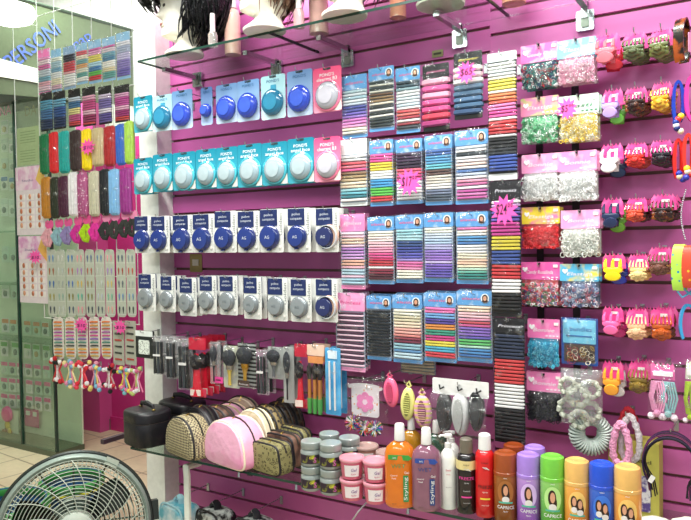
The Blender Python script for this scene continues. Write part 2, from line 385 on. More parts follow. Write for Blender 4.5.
# folded blank sheet and nail picture low in the case
p, w, h = slot(-14, 408, 19, 462, cd+.05)
t = thing('nail_poster', 'poster of a hand with painted nails low in the glass showcase', 'poster', p)
MB().plate(w, h, 0, .004, .003).build('sheet', mat('#cfd6c4', .5), t)
b = MB()
for i, (x, hh, a) in enumerate(((-.10, .17, .28), (-.05, .20, .18), (0, .20, .08), (.05, .17, -.02))):
    b.tube([(x+w*.2, -.006, .10), (x+w*.2+hh*math.sin(a)*.5, -.006, .10+hh*.5), (x+w*.2+hh*math.sin(a), -.006, .10+hh)], [.026, .024, .012], 8, flat=.35)
b.plate(.19, .11, -.006, -.001, .04, w*.17, .02)
b.build('printed_hand', mat('#a87252', .6), t)
b = MB(); b.ball((w*.22, -.012, h*.72), .035, 8, sy=.3); b.ball((w*.28, -.012, h*.62), .025, 8, sy=.3); b.build('printed_flower', mat('#e0c040', .5), t)
p, w, h = slot(24, 414, 50, 428, cd)
t = thing('pink_card', 'small magenta card with two white tags, low in the glass showcase', 'card', p)
MB().plate(w*.55, h*1.3, 0, .002, .003, -w*.2, 0).build('card', mat('#c23c86', .5), t)
for s in (-1, 1): MB().plate(w*.14, h*.3, -.003, 0, .002, -w*.2+s*w*.13, h*.8).build('tag', WHITE, t)
p, w, h = slot(2, 420-12, 14, 420, cd+.06)
t = thing('pink_star_tag', 'small pink rosette standing above the hand poster in the showcase', 'tag', p)
MB().lathe([(0, 0), (w*.4, 0), (w*.35, .02), (0, .03)], 12, axis='y', c=(0, 0, h/2)).build('rosette', mat('#ee3c98', .5), t)
# ---------------------------------------------------------------- wire grid
GD = -.6
gz0, gz1 = 1.05, 3.2
gx0, gx1 = X(40, GD, 150), X(135, GD, 150)
grid = thing('wire_grid', 'white wire display grid hanging between the showcase and the white pillar', 'wire grid', (0, 0, 0))
b = MB(); GW = mat('#d6dbd4', .35, .2)
n = 5
for i in range(n+1):
    x = gx0+(gx1-gx0)*i/n; b.tube([(x, -GD, gz0), (x, -GD, gz1)], .0026, 5)
z = gz0
while z < gz1: b.tube([(gx0, -GD+.004, z), (gx1, -GD+.004, z)], .0028, 5); z += .27
b.build('grid_wires', GW, grid)
b = MB()      # side wing running towards the viewer
for i in (1, 3, 5): b.tube([(gx0, -GD-.16*i, 1.9), (gx0, -GD-.16*i, gz1)], .0024, 5)
for k in (0, 2, 4): b.tube([(gx0+.002, -GD, gz1-.135*k-.05), (gx0+.002, -GD-.85, gz1-.135*k-.05)], .0018, 5)
b.build('side_wires', GW, grid)
# ---------------------------------------------------------------- builders for hanging goods
EL = {}
def soft(c):       # mutes a colour towards grey and narrows its range
    v = [int(c[i:i+2], 16) for i in (1, 3, 5)]; g = sum(v)/3
    return '#%02x%02x%02x' % tuple(int(max(0, min(255, (x*.80+g*.20)*.92+14))) for x in v)
def elastic_mesh(w, r, dep=.010):
    k = (round(w, 3), round(r, 4), dep)
    if k not in EL:
        hw = k[0]/2; pts = []
        for a in range(-90, 91, 45): pts.append((hw-dep*.5+dep*.5*math.cos(math.radians(a)), dep*.5*math.sin(math.radians(a)), 0))
        for a in range(90, 271, 45): pts.append((-hw+dep*.5+dep*.5*math.cos(math.radians(a)), dep*.5*math.sin(math.radians(a)), 0))
        EL[k] = MB().tube(pts, k[1], 6, True, ).mesh('hair_elastic', WHITE)
    return EL[k]
PORT = {}
def portrait(parent, x, z, s, y=-.0022, hair='#3a2016', bgc=None):
    k = (round(s, 3), hair, bgc)
    if k not in PORT:
        b = MB()
        def disc(cx, cz, rx, rz, yy, mi, seg=14):
            b.mi = mi; b.prism([(cx+rx*math.cos(2*PI*i/seg), cz+rz*math.sin(2*PI*i/seg)) for i in range(seg)], yy-.0003, yy)
        disc(0, 0, s*.5, s*.55, 0, 0); disc(0, .02*s, s*.34, s*.42, -.0004, 1); disc(0, -.3*s, s*.36, s*.2, -.0006, 1)
        disc(0, 0, s*.2, s*.27, -.0009, 2); disc(-.07*s, .05*s, s*.03, s*.02, -.0013, 1); disc(.07*s, .05*s, s*.03, s*.02, -.0013, 1); disc(0, -.14*s, s*.06, s*.02, -.0013, 3)
        PORT[k] = b.mesh('portrait', [mat(bgc or '#e6eef0', .5), mat(hair, .5), mat('#e0a888', .5), mat('#c03a4a', .5)])
    return put('portrait', PORT[k], parent, (x, y, z))
def sticker(parent, x, z, w=.014, h=.009, y=-.003, c='#f2f0ea', name='price_sticker'):
    return put(name, MB().plate(w, h, -.0006, 0, .001).mesh(name, mat(c, .5)), parent, (x, y, z))
def pack(label, box, d, head, cols, hook_label=None, hf=.2, words='', face=True, thick=.40, back=0, blabel='', card='#98a4b4', tcol='#f06090', db=0., group='hair elastic packs', film_on=True, foot=.05, dw=.0):
    p, w, h = slot(*box, d); w += dw
    t = thing('hair_elastic_pack', label, 'hair elastics', p, 0, group)
    MB().plate(w-.004, h, 0, .002, .004).build('backing_card', mat(card, .5), t)
    hh = h*hf; MB().plate(w-.002, hh, -.0015, -.0001, .004, 0, h-hh).build('header', mat(head, .45, kind='noise', col2={'#15151a': '#2a2a30'}.get(head, '#dce8f6'), scale=22, wid=.62), t)
    if foot: MB().plate(w-.004, h*foot, -.0012, -.0001, .002).build('footer', mat(head, .45), t)
    if words: text(words, hh*.26, mat(tcol, .5), t, (-w*.1 if face else 0, -.002, h-hh*.62), shear=.25, aspect=w*.52 if face else w*.7)
    if face: portrait(t, w*.3, h-hh*.5, hh*.62)
    seq = []
    for c in cols:
        if isinstance(c, tuple): seq += [c[0]]*c[1]
        else: seq.append(c)
    N = len(seq); z1 = h-hh-h*.01; z0 = h*(foot+.015); dz = (z1-z0)/N
    me = elastic_mesh(w*.87, dz*thick)
    for i, c in enumerate(seq):
        o = put('hair_elastic', me, t, (R.uniform(-1, 1)*.0012, .001, z1-dz*(i+.5)), (0, R.uniform(-.02, .02), 0), mat(soft(c), .6, scale=60))
    if film_on: sleeve(t, w+.008, h+.004, -.009, seed=R.randint(0, 2))
    for k in range(back):
        dup(t, blabel[k], ((k+1)*-.004, .022*(k+1), .002*(k+1)), group, skip=('plastic_sleeve', 'portrait', 'lettering') if k else ())
    if hook_label: hook(p.x, p.z+h-.008, db, d+.004, hook_label)
    return t, w, h
def compact_card(label, box, d, style, back=0, pos='', disc=(.5, .36, .30), db=0., rot=0.):
    p, w, h = slot(*box, d)
    t = thing('compact_card', label, 'compact powder', p, rot, 'carded compact powders')
    def disc_on(cx, cz, r, cm, thick, cm2=None, nm='compact'):
        b = MB(); b.lathe([(0, thick), (r*.55, thick*.97), (r*.80, thick*.86), (r*.9, thick*.7), (r, thick*.45), (r, .002), (0, .002)][::-1], 26, axis='y', c=(cx, 0, cz))
        return b.build(nm, cm, t)
    if style in ('teal', 'paleteal', 'pink', 'blue', 'bluethin'):
        c1, c2 = {'teal': ('#0b8098', '#3fa8bc'), 'paleteal': ('#a9d4e2', '#c8e6ee'), 'pink': ('#e8467a', '#f29ab4'), 'blue': ('#6f98d0', '#b9cde6'), 'bluethin': ('#5a80c4', '#a4bce0')}[style]
        MB().plate(w-.003, h, 0, .0025, .008).build('backing_card', mat(c2, .35, kind='grad', col2=c1, scale=h, coat=.3), t)
        tw = mat('#f4f8fa', .5)
        if style in ('teal', 'pink'):
            text("POND'S", h*.10, tw, t, (.0, -.001, h*.80), aspect=w*.5)
            text('angel face' if style == 'teal' else 'clearant B3', h*.11, tw, t, (.0, -.001, h*.70), aspect=w*.7)
            bt = MB(); bt.add([(w*.5-.002, -.0008, .003), (w*.5-.002, -.0008, h*.26), (w*.24, -.0008, .003)], [(0, 2, 1)]); bt.build('corner_sticker', mat('#f2f2e6', .5), t)
        else:
            text("POND'S", h*.09, mat('#2a6a9c', .5), t, (0, -.001, h*.84), aspect=w*.5)
            if style == 'paleteal': MB().plate(w*.22, h*.18, -.001, 0, .002, w*.02, h*.6).build('printed_panel', mat('#3a9cc0', .5), t)
        cx, cz, r = (.03*w, h*.36, w*.39) if style in ('teal', 'pink') else (0, h*.38, w*.42)
        if style in ('teal', 'pink'):
            b = MB(); b.lathe([(r*1.16, .002), (r*1.16, .006), (r*1.04, .009), (r, .002)], 26, axis='y', c=(cx, 0, cz)); b.build('blister_rim', mat({'teal': '#48b4c4', 'pink': '#f080a4'}[style], .15, coat=.6), t)
        c = disc_on(cx, cz, r, mat({'teal': '#94abb4', 'pink': '#aeb0ba', 'blue': '#2c48bc', 'bluethin': '#2c48bc', 'paleteal': '#1c6f92'}[style], .18, coat=.7, scale=8), .020)
        b = MB(); b.lathe([(r*.62, .0195), (r*.62, .0205), (r*.5, .0212), (0, .0212)], 20, axis='y', c=(cx, 0, cz)); b.build('lid_inset', mat({'teal': '#a6babf', 'pink': '#bcbcc6', 'blue': '#3c5cc8', 'bluethin': '#3c5cc8', 'paleteal': '#2f86a8'}[style], .25, coat=.5), c)
        MB().plate(w*.26, h*.045, -.0012, .0, .002, 0, h*.945).build('hang_hole', mat('#23343c', .6), t)
    else:        # navy or silver compact on a white card with a navy heading
        MB().plate(w-.002, h, 0, .002, .005).build('backing_card', mat('#dfe2dc', .5), t)
        MB().plate(w*.72, h*.38, -.0012, -.0001, .002, -w*.12, h*.61).build('heading', mat('#1d2c5c', .45), t)
        tw = mat('#c8d0dc', .5)
        text('polvo', h*.085, tw, t, (-w*.12, -.0016, h*.84), aspect=w*.36); text('compacto', h*.085, tw, t, (-w*.12, -.0016, h*.74), aspect=w*.5)
        text('Golden', w*.2, mat('#8a8f90', .5), t, (w*.44, -.0006, h*.64), rot=(0, -PI/2, 0), aspect=h*.5)
        r = w*.41; cz = h*.35
        if style == 'silver': cm, im, lc = mat('#878f92', .22, .35, scale=8), mat('#9aa2a4', .2, .4), '#5a6468'
        else: cm, im, lc = mat('#182a66', .2, coat=.6), mat('#20357c', .2, coat=.5), '#c4ccd8'
        if style == 'open':
            disc_on(w*.12, cz+.004, r*.98, mat('#c9a38e', .5), .010, nm='powder_pan'); cm = mat('#1b2450', .15, coat=.6); im = mat('#2a3260', .15)
            b = MB(); b.lathe([(r*1.04, .004), (r*1.04, .016), (r*.98, .016), (r*.98, .004)], 24, axis='y', c=(w*.06, 0, cz)); b.build('clear_rim', mat('#c8d0d2', .15), t)
        c = disc_on(-w*.06, cz, r, cm, .018)
        b = MB(); b.lathe([(r*.8, .0165), (r*.8, .0185), (r*.6, .0192), (0, .0192)], 20, axis='y', c=(-w*.06, 0, cz)); b.build('lid_inset', im, c)
        text('AG', r*.36, mat(lc, .4), c, (-w*.06, -.0197, cz-r*.12))
        MB().box((-w*.06, -.009, cz-r*1.02), (r*.3, .01, r*.12)).build('clasp', cm, c)
        sticker(t, w*.36, h*.1, .009, .009)
    for k in range(back):
        off = .03*(k+1) if style != 'silver' else .028*(k+1)
        dup(t, 'same card hanging behind the ' + pos + (', deeper one' if k else ''), (.002, off, .0), 'carded compact powders hanging behind', skip=('lettering', 'price_sticker'))
    hook(p.x, p.z+h-.006, db, d+.004, 'wire hook carrying the '+pos)
    return t
def rings_mesh(cols, n, seed, rr=.006, name='small_elastics'):
    rnd = random.Random(seed); b = MB()
    for i in range(n):
        b.mi = rnd.randrange(len(cols)); x = rnd.uniform(-.47, .47)*.11; z = rnd.uniform(.04, .9)*.075
        e = 1-abs(x/.055)**3; y = -rnd.uniform(.004, .004+.014*e)
        q = Matrix.Rotation(rnd.uniform(-.9, .9), 3, 'X') @ Matrix.Rotation(rnd.uniform(-.9, .9), 3, 'Z'); r = rr*rnd.uniform(.8, 1.2)
        b.tube([Vector((x, y, z))+q @ Vector((r*math.cos(a*PI/4), 0, r*math.sin(a*PI/4))) for a in range(8)], .001, 4, True)
    return b.mesh(name, [mat(c, .4, scale=60) for c in cols])
def bag(label, box, d, head, hcol2, content, pos, words='', wc='#f4e8f0', hf=.4, star=None, nocard=False, back=0):
    p, w, h = slot(*box, d); t = thing('elastic_bag', label, 'small elastics bag', p, 0, 'bags of tiny hair elastics')
    if head:
        hh = h*hf; MB().plate(w, hh, -.003, .003, .003, 0, h-hh).build('header', mat(head, .45, kind='noise', col2=hcol2, scale=28, wid=.58), t)
        if words: text(words, hh*.28, mat(wc, .5), t, (0, -.0035, h-hh*.66), shear=.2, aspect=w*.66)
        b = MB(); b.prism([(-w*.36+hh*.22*x, h-hh*.42+hh*.22*z) for x, z in ((0, -.7), (.7, 0), (.62, .5), (.3, .6), (0, .3), (-.3, .6), (-.62, .5), (-.7, 0))], -.0042, -.0031); b.build('heart_motif', mat('#ffffff' if head != '#ffffff' else '#e070a0', .5), t)
        b = MB(); [b.box((w*(.1+.11*i), -.0036, h-hh*.86), (w*.06, .001, hh*.06)) for i in range(4)]; b.build('small_print', mat(wc, .5), t)
        sticker(t, w*.4, h-hh*.3, .013, .008, y=-.0042)
        b = MB(); b.tube([(0, -.004, h-hh*.1), (0.0, -.012, h-hh*.13), (0.004, -.014, h-hh*.05)], .0028, 6); b.build('hang_tab', BLACK, t)
    else: hh = 0
    bh = h-hh*.92
    b = MB(); b.sheet(wavy(w*.98, bh, .004, 9, 9, len(pos), .022), 9, 9); b.build('clear_pouch', BAGFILM, t)
    cols, n, rr = content; me = rings_mesh(cols, int(n*1.5), len(label)*7+int(p.x*100), rr*.68)
    o = put('small_elastics', me, t, (0, -.002, .0)); o.scale = (w/.112, 1, bh/.082); o['kind'] = 'stuff'
    MB().plate(w*.9, bh*.92, .001, .002, .004, 0, bh*.03).build('inner_sheet', mat(cols[0], .6, kind='noise', col2=cols[-1], scale=90), t)
    for k in range(back): dup(t, 'same kind of bag hanging behind the '+pos, (.002, .028*(k+1), -.001), 'bags of tiny hair elastics hanging behind', skip=('small_elastics', 'price_sticker'))
    hook(p.x, p.z+h-.012, 0, d+.002, 'dark peg hook behind the '+pos)
    return t
def price_star(label, cx, cy, r, d, txt, sz=.55):
    c = W(cx, cy, d); rr = abs(W(cx+r, cy, d).x-c.x)*.9; rz = (W(cx, cy-r, d).z-c.z)*.98; n = 11
    t = thing('price_star', label, 'price tag', c, 0, 'fluorescent pink price stars')
    pts = []
    for i in range(2*n):
        k = (1.08 if i % 2 == 0 else .64)*R.uniform(.93, 1.04); a = PI*i/n+.2; pts.append((rr*k*math.cos(a), rz*k*math.sin(a)))
    b = MB(); b.prism(pts, 0, .001); b.build('star_card', mat('#ff58b0', .6), t, smooth=False)
    if txt: text(txt, rz*sz*1.25, mat('#2a1030', .6), t, (0, -.0008, -rz*.28), shear=.15, aspect=rr*1.22)
    return t
# ---------------------------------------------------------------- rows of carded compacts
cr1 = [(134, 96, 153, 132, 'teal'), (153, 95, 173, 131, 'paleteal'), (172, 90, 193, 129, 'blue'), (201, 87, 213, 125, 'bluethin'), (216, 84, 238, 123, 'blue'),
       (237, 80, 260, 121, 'blue'), (261, 75, 286, 119, 'paleteal'), (287, 70, 313, 116, 'blue'), (313, 67, 342, 112, 'pink')]
dl = {'teal': 'teal card with frosted white compact', 'paleteal': 'pale blue card with dark teal compact', 'blue': 'silvery blue card with round blue compact', 'bluethin': 'narrow blue card with blue compact', 'pink': 'pink card with round white compact',
      'navy': 'white card with navy heading and navy compact', 'silver': 'white card with navy heading and grey compact', 'open': 'white card with navy lid and beige powder showing'}
CD = .17
for i, (a, b0, c, e, s) in enumerate(cr1):
    pos = '%s card from left in top compact row' % ORD[i]
    compact_card(dl[s]+', '+pos.replace('card ', ''), (a, b0, c, e), CD, s, pos=pos, db=.08 if a < 150 else 0)
cr2 = [(134, 158, 153, 194, 'teal'), (153, 154, 173, 191.5, 'teal'), (173, 152, 196, 190, 'teal'), (196, 149, 217, 188.5, 'teal'), (216, 147, 238, 188, 'teal'), (237.5, 144, 262.5, 187, 'teal'),
       (262, 142, 288, 185, 'teal'), (287.5, 138, 314.5, 183, 'teal'), (314, 137, 341, 181.5, 'pink')]
for i, (a, b0, c, e, s) in enumerate(cr2):
    pos = '%s card from left in second compact row' % ORD[i]
    compact_card(dl[s]+', '+pos.replace('card ', ''), (a, b0, c, e), CD, s, pos=pos, back=1, db=.08 if a < 150 else 0)
x3 = [(135, 152, 216), (151.5, 169, 216), (173, 193, 215), (193, 214, 214), (215, 236, 211), (238, 259, 211), (260, 283, 209), (288, 310, 208), (316, 338, 208)]
for i, (a, c, y) in enumerate(x3):
    s = 'navy' if i < 8 else 'open'; pos = '%s card from left in third compact row' % ORD[i]
    compact_card(dl[s]+', '+pos.replace('card ', ''), (a, y, c+1, 253-.1*i), CD, s, pos=pos, back=2, db=.08 if a < 150 else 0)
x4 = [(139, 156, 274, 311), (161, 176, 276, 312), (180, 197, 278, 316), (200, 217, 276, 314), (220, 238, 276, 315), (244, 262, 277, 319), (268, 288, 278, 321), (291, 312, 279, 322), (316, 338, 279, 322)]
for i, (a, c, y, y2) in enumerate(x4):
    s = 'silver' if i < 8 else 'open'; pos = '%s card from left in fourth compact row' % ORD[i]
    compact_card(dl[s]+', '+pos.replace('card ', ''), (a, y, c, y2), CD, s, pos=pos, back=2, db=.08 if a < 150 else 0)
# brass socket between the rows
p, w, h = slot(190, 254, 202, 272, .003)
t = thing('wall_socket', 'small brass wall socket plate between third and fourth compact rows', 'socket', p)
MB().plate(w, h, 0, .003, .003).build('plate', mat('#9a8a58', .35, .6), t); MB().plate(w*.5, h*.35, -.003, 0, .002, 0, h*.35).build('outlet', mat('#d8d4c0', .4), t)
p, w, h = slot(432, 50, 443, 57, .003)
t = thing('wall_plate', 'tiny brass maker plate on the pink wall below the top glass shelf', 'plate', p)
MB().plate(w, h, 0, .003, .002).build('plate', mat('#8f8a62', .35, .5), t); MB().plate(w*.7, h*.3, -.001, 0, .001, 0, h*.35).build('engraving', mat('#3c3a28', .5), t)
# ---------------------------------------------------------------- elastic packs on the display wall
ED = .15
def prow(row, rname, specs, back=0, d=ED):
    for i, (box, head, words, face, desc_, cols, thick, tc) in enumerate(specs):
        pos = '%s elastics pack of the %s elastics row' % (ORD[i], rname)
        bl = ['same pack hanging behind the '+pos, 'deepest same pack behind the '+pos, '']
        pack(desc_+', '+ORD[i]+' from left, '+rname+' elastics row', box, d, head, cols, 'peg hook holding the '+pos, words=words, face=face, thick=thick, back=back, blabel=bl, tcol=tc, card='#98a4b4' if head != '#15151a' else '#15151a', hf=.2 if face or head == '#15151a' else .23)
HB = '#5f9fd8'
prow(1, 'top', [
 ((342, 75, 368, 138), HB, 'elastic', False, 'pack of white, violet and pink elastics', ['#b5dbe6', '#dceaf0', '#a8d4e4', '#e4eef0', '#c8dce8', '#3a4aa8', '#4a50b0', '#6a5ac8', '#8f6ad0', '#d670c8', '#dc7ccc', '#e890c8', '#e8e4c8', '#dfe0d0'], .42, '#f06090'),
 ((369, 67, 395, 131), HB, 'elastic', True, 'pack of brown and black elastics', ['#263a3a', '#e0e0d0', '#2a3a38', '#dfe0d0', '#6a4a30', '#8a6a40', '#a08050', '#e5e0c8', '#26302e', '#dfe0d8', '#26302e', '#dcdcd0', '#203030', '#283432', '#1f2c2c'], .36, '#f06090'),
 ((396, 67, 421, 133), HB, 'elastic', True, 'pack of dark, white and red elastics', ['#203c4c', '#3a5a6a', '#8ab4c0', '#e6ecec', '#e8eeee', '#c8e0e8', '#e8eeee', '#bcd8e4', '#e6eaea', '#e04a50', '#e86a60', '#b83040', '#e0e0dc', '#a02c38', '#384048'], .4, '#f06090'),
 ((423, 64, 450, 131), '#15151a', 'princess', False, 'black headed pack of thick pink elastics', ['#f4b0cc', '#e84a9c', '#f0a0c0', '#e63c90', '#d83080', '#e02848', '#b02070'], .47, '#f080b0'),
 ((454, 52, 483, 119), '#15151a', 'flower', False, 'black headed pack of white and steel blue elastics', ['#f0e8ea', '#f3c8d4', '#f4f0f0', '#5a86a8', '#3f6f98', '#3a6a98', '#2f5f8a', '#204878'], .47, '#f4e060')])
prow(2, 'second', [
 ((340, 139, 368, 206), '#dfe6e6', '', False, 'pack of red, brown, cream and teal elastics', ['#e0e6e4', '#c8d0d0', '#e04a58', '#e87080', '#e84a90', '#8a6a48', '#a88a5a', '#c8b080', '#e6dcc0', '#e8c8a8', '#8fd0d8', '#58b4c8', '#207888', '#e4e4e0'], .4, '#f06090'),
 ((370, 140, 394, 206), HB, 'elastic', True, 'pack of pink, yellow, blue, green and red elastics', [('#e83c9c', 3), ('#f2dc2c', 3), ('#f0f0ec', 3), ('#2f9ce0', 3), ('#50d040', 3), ('#e03038', 2)], .42, '#f06090'),
 ((396, 139, 423, 204), HB, 'elastic', True, 'plum, pink and white pack behind a price star', [('#3c2448', 3), ('#2c1c38', 2), ('#e8506c', 2), ('#d83a80', 2), ('#eef0ee', 4), ('#c8d0d0', 2)], .42, '#f06090'),
 ((425, 135, 453, 205), HB, 'elastic', True, 'pack of navy, cyan, brown and slate elastics', [('#2f5fb0', 2), ('#48a0d8', 3), ('#58c0d0', 2), ('#5a4038', 2), ('#d8d4c4', 3), ('#e8e8e4', 2), ('#6c7c9c', 2), ('#48586c', 2)], .4, '#f06090'),
 ((455, 130, 489, 204), HB, 'elastic', True, 'pack of white, blue and magenta elastics', ['#c8d4dc', '#f0f0f0', '#28343c', '#e8eaea', '#e8e0e0', '#f0d0c4', '#e8e0d8', '#3a6cb8', '#b8c8e0', '#e8e8ec', '#e890b0', '#d060a0', '#f0f0f0', '#c0409c', '#d870b8', '#c84aa0'], .38, '#f06090')], back=2)
prow(3, 'third', [
 ((341, 214, 366, 289), '#f08cc0', 'Princess', False, 'pink headed pack of lilac, peach and pale blue elastics', [('#f4d8e4', 1), ('#f0b8cc', 1), ('#ecc8a8', 2), ('#f0c0d4', 1), ('#b878d0', 2), ('#c890d8', 2), ('#f0b090', 2), ('#f0a8b8', 1), ('#a8d0e0', 2), ('#e8b8d0', 1), ('#98cce0', 2)], .36, '#fbe8f2'),
 ((368, 217, 395, 284), HB, 'elastic', True, 'pack of cream, pink, red and maroon elastics', [('#f0ecd8', 2), ('#f6e0dc', 2), ('#f4c0cc', 2), ('#f090b4', 2), ('#e84090', 2), ('#d82060', 1), ('#d02838', 2), ('#f0f0f0', 1), ('#8a2038', 2), ('#501828', 2)], .4, '#f06090'),
 ((396, 215, 424, 283), HB, 'elastic', True, 'pack of cyan, navy, violet, pink and cream elastics', [('#8cd0dc', 2), ('#a8dce4', 2), ('#28488c', 2), ('#3040a0', 2), ('#5050c0', 2), ('#9080d8', 1), ('#e860a8', 2), ('#f088b8', 1), ('#ecebd8', 3)], .4, '#f06090'),
 ((424, 213, 454, 282), HB, 'elastic', True, 'pack of cream, pale blue and purple elastics', [('#e8ead8', 2), ('#c8d8e8', 2), ('#a8c8e8', 2), ('#b0b0e0', 2), ('#8c6cd0', 2), ('#9468d0', 2), ('#c8b8e8', 1), ('#7858c8', 2), ('#5848b8', 3)], .4, '#f06090'),
 ((456, 212, 489, 284), HB, 'elastic', True, 'pack of magenta, blue, cream, peach and teal elastics', [('#d858a0', 1), ('#f0ece0', 2), ('#4898d8', 2), ('#3878c8', 1), ('#eef0f0', 3), ('#f0e8c8', 2), ('#f4c8a8', 2), ('#f0e4c0', 1), ('#b8e0c8', 1), ('#58b8a0', 1), ('#208880', 2)], .38, '#f06090')], back=2)
prow(4, 'fourth', [
 ((336, 293, 366, 371), '#f2a0cc', 'Princess', False, 'pink headed pack of plum and pale pink striped elastics', ['#48203c', '#f0c0d8']*11, .38, '#e0488c'),
 ((367, 296, 392, 360), HB, 'elastic', True, 'pack of plain black elastics', [('#10141a', 15)], .38, '#f06090'),
 ((393, 295, 423, 363), HB, 'elastic', True, 'pack of beige, salmon, maroon and blue elastics', [('#e8e8d0', 2), ('#d8d0a8', 2), ('#f0d8b8', 2), ('#f0a898', 2), ('#e88078', 1), ('#902c40', 1), ('#78203a', 1), ('#88c0d0', 2), ('#4888c0', 1), ('#b8dce8', 2)], .4, '#f06090'),
 ((424, 293, 457, 362), HB, 'elastic', True, 'pack of pink, orange, green, yellow and red elastics', [('#f060b0', 2), ('#60a8e8', 2), ('#4838a0', 2), ('#f09030', 2), ('#28a080', 2), ('#d82880', 2), ('#f0e030', 2), ('#38b0d8', 2), ('#e83040', 2)], .42, '#f06090'),
 ((457, 291, 493, 362), HB, 'elastic', True, 'pack of peach, violet, green and blue elastics', [('#f4d8b8', 2), ('#f4c0c8', 2), ('#e890b0', 1), ('#d04050', 1), ('#d84890', 1), ('#8058c8', 3), ('#5848b8', 1), ('#50c860', 2), ('#a8e0c0', 1), ('#3888d0', 2), ('#2868b8', 1)], .38, '#f06090')], back=2)
# long strips
pack('long strip of white, yellow, orange, pink, black and blue elastics, rightmost in top row', (488, 52, 518, 180), .16, '#d8dcdc', [('#eef0ec', 2), ('#dfe8ec', 2), ('#f2f0e0', 1), ('#f0e440', 3), ('#f4f0e0', 1), ('#f08040', 2), ('#e85038', 1), ('#f070b8', 2), ('#e83c9c', 2), ('#f4f0f0', 1), ('#e83038', 3), ('#c82830', 1), ('#c8ccd0', 1), ('#14181c', 3), ('#202830', 2), ('#2c50b8', 4), ('#1c3890', 1)], 'peg hook holding the topmost long strip', hf=.07, face=False, thick=.4, card='#15151a')
pack('long black headed strip of violet to black elastics under a price star', (491, 181, 522, 317), .16, '#15151a', [('#f4f4f0', 1), ('#c890d8', 1), ('#5848b8', 4), ('#d8309c', 4), ('#f0e030', 4), ('#2848a0', 4), ('#e02830', 4), ('#f0f0f0', 4), ('#101216', 5)], 'peg hook holding the middle long strip', hf=.13, words='Princess', face=False, thick=.4, card='#15151a', tcol='#e8e8f0', foot=.03)
pack('long black headed strip of navy, red, white and black elastics, lowest strip', (494, 318, 526, 443), .16, '#15151a', [('#182848', 7), ('#e02c30', 7), ('#f0f2f0', 7), ('#101014', 9)], 'peg hook holding the lowest long strip', hf=.12, words='Princess', face=False, thick=.4, card='#15151a', tcol='#e8e8f0', foot=.01)
pack('cream elastics pack peeping out below the fourth elastics row', (400, 330, 436, 374), .05, HB, [('#e8dcb8', 3), ('#f0ecd8', 3), ('#e0d0a0', 3), ('#e8dcb8', 4)], None, hf=.1, face=False, foot=.0)
price_star('pink price star reading $17 on the second row of packs', 409, 182, 14, .185, '$17°°', .8)
price_star('pink price star reading $24 on the black headed long strip', 504, 210, 15.5, .20, '$24°°', .8)
price_star('pink price star reading $65 on the black headed pack in top row', 466, 72, 11.5, .185, '$65', .7)
# ---------------------------------------------------------------- bags of small elastics
BD = .10
white_c = (['#eef0ee', '#dfe4e4', '#f6f6f4'], 170, .0075)
bs = [
 ((521, 44, 558, 89), '#ee6cb4', '#f7c0dc', (['#3a4470', '#d04048', '#2c3448', '#e8e8ee', '#48a098'], 190, .006), 'first bag of top bag row', 'Goody Girl', 'bag of navy, red and teal mini elastics under pink card'),
 ((557, 39, 596, 84), '#8cc8e0', '#f4b8d0', (['#f6c8dc', '#fbe6ee', '#f2a8c8'], 190, .006), 'second bag of top bag row', 'Elastiga', 'bag of pale pink mini elastics under rainbow card'),
 ((521, 97, 559, 143), '#f090b8', '#b8e070', (['#38b070', '#88dca8', '#e8f4ec'], 190, .006), 'first bag of second bag row', 'Elastiga', 'bag of green mini elastics under rainbow card'),
 ((559, 95, 599, 142), '#dfeee0', '#b8e8c8', (['#f0d040', '#f6e890', '#f0f0e0'], 190, .006), 'second bag of second bag row', 'Elasti', 'bag of yellow mini elastics under pale green card'),
 ((522, 154, 559, 201), '#f29cc8', '#f8c8e0', white_c, 'first bag of third bag row', 'Bonnie', 'bag of white mini elastics under light pink card'),
 ((558, 151, 597, 201), '#f08cc0', '#f8bcd8', white_c, 'second bag of third bag row', 'Bonnie', 'bag of snow white mini elastics under pink card'),
 ((522, 207, 560, 249), '#f0d840', '#f07cb0', (['#e83038', '#f04850', '#c82028'], 200, .005), 'first bag of fourth bag row', 'Elastiga', 'bag of bright red mini elastics under rainbow card'),
 ((561, 210, 600, 256), '#f29ccc', '#f8c4e0', (['#e4e8e0', '#d4dcd4', '#f4f4ee'], 150, .010), 'second bag of fourth bag row', 'Bonnie', 'bag of large cream white elastics under pink card'),
 ((520, 262, 560, 306), '#e65aa8', '#ee78b8', (['#e85058', '#f4f0f0', '#5868a8', '#48a070', '#e890a0'], 200, .006), 'first bag of fifth bag row', 'Candy Rosalinda', 'bag of red, white and blue mini elastics under magenta card'),
 ((560, 264, 599, 307), '#58b8e0', '#f0d850', (['#7890b8', '#e8e8f0', '#a8b8d0', '#d06878', '#485878'], 200, .006), 'second bag of fifth bag row', 'Elastiga', 'bag of blue and white mini elastics under rainbow card'),
 ((528, 319, 560, 367), '#ee78b4', '#f4a4cc', (['#38b8d8', '#70d0e4', '#28a0c8'], 200, .006), 'first bag of sixth bag row', 'Bonnie', 'bag of turquoise mini elastics under pink card'),
 ((527, 372, 562, 421), '#f084bc', '#f6acd0', (['#14161a', '#24262c', '#303238'], 200, .007), 'first bag of seventh bag row', 'Bonnie', 'bag of black mini elastics under pink card')]
for i, (bx, hc, h2, ct, pos, wd, ds) in enumerate(bs):
    bag(ds+', '+pos.replace(' bag of', ' in').replace(' bag row', ' bag row'), bx, BD+(.004 if i % 2 else 0), hc, h2, ct, pos, wd, back=1 if i not in (10,) else 0, wc='#f6eef4' if i not in (3,) else '#387858')
price_star('pink price star reading $5 on the yellow elastics bag', 567, 108.5, 11.5, .135, '$5°°', .7)
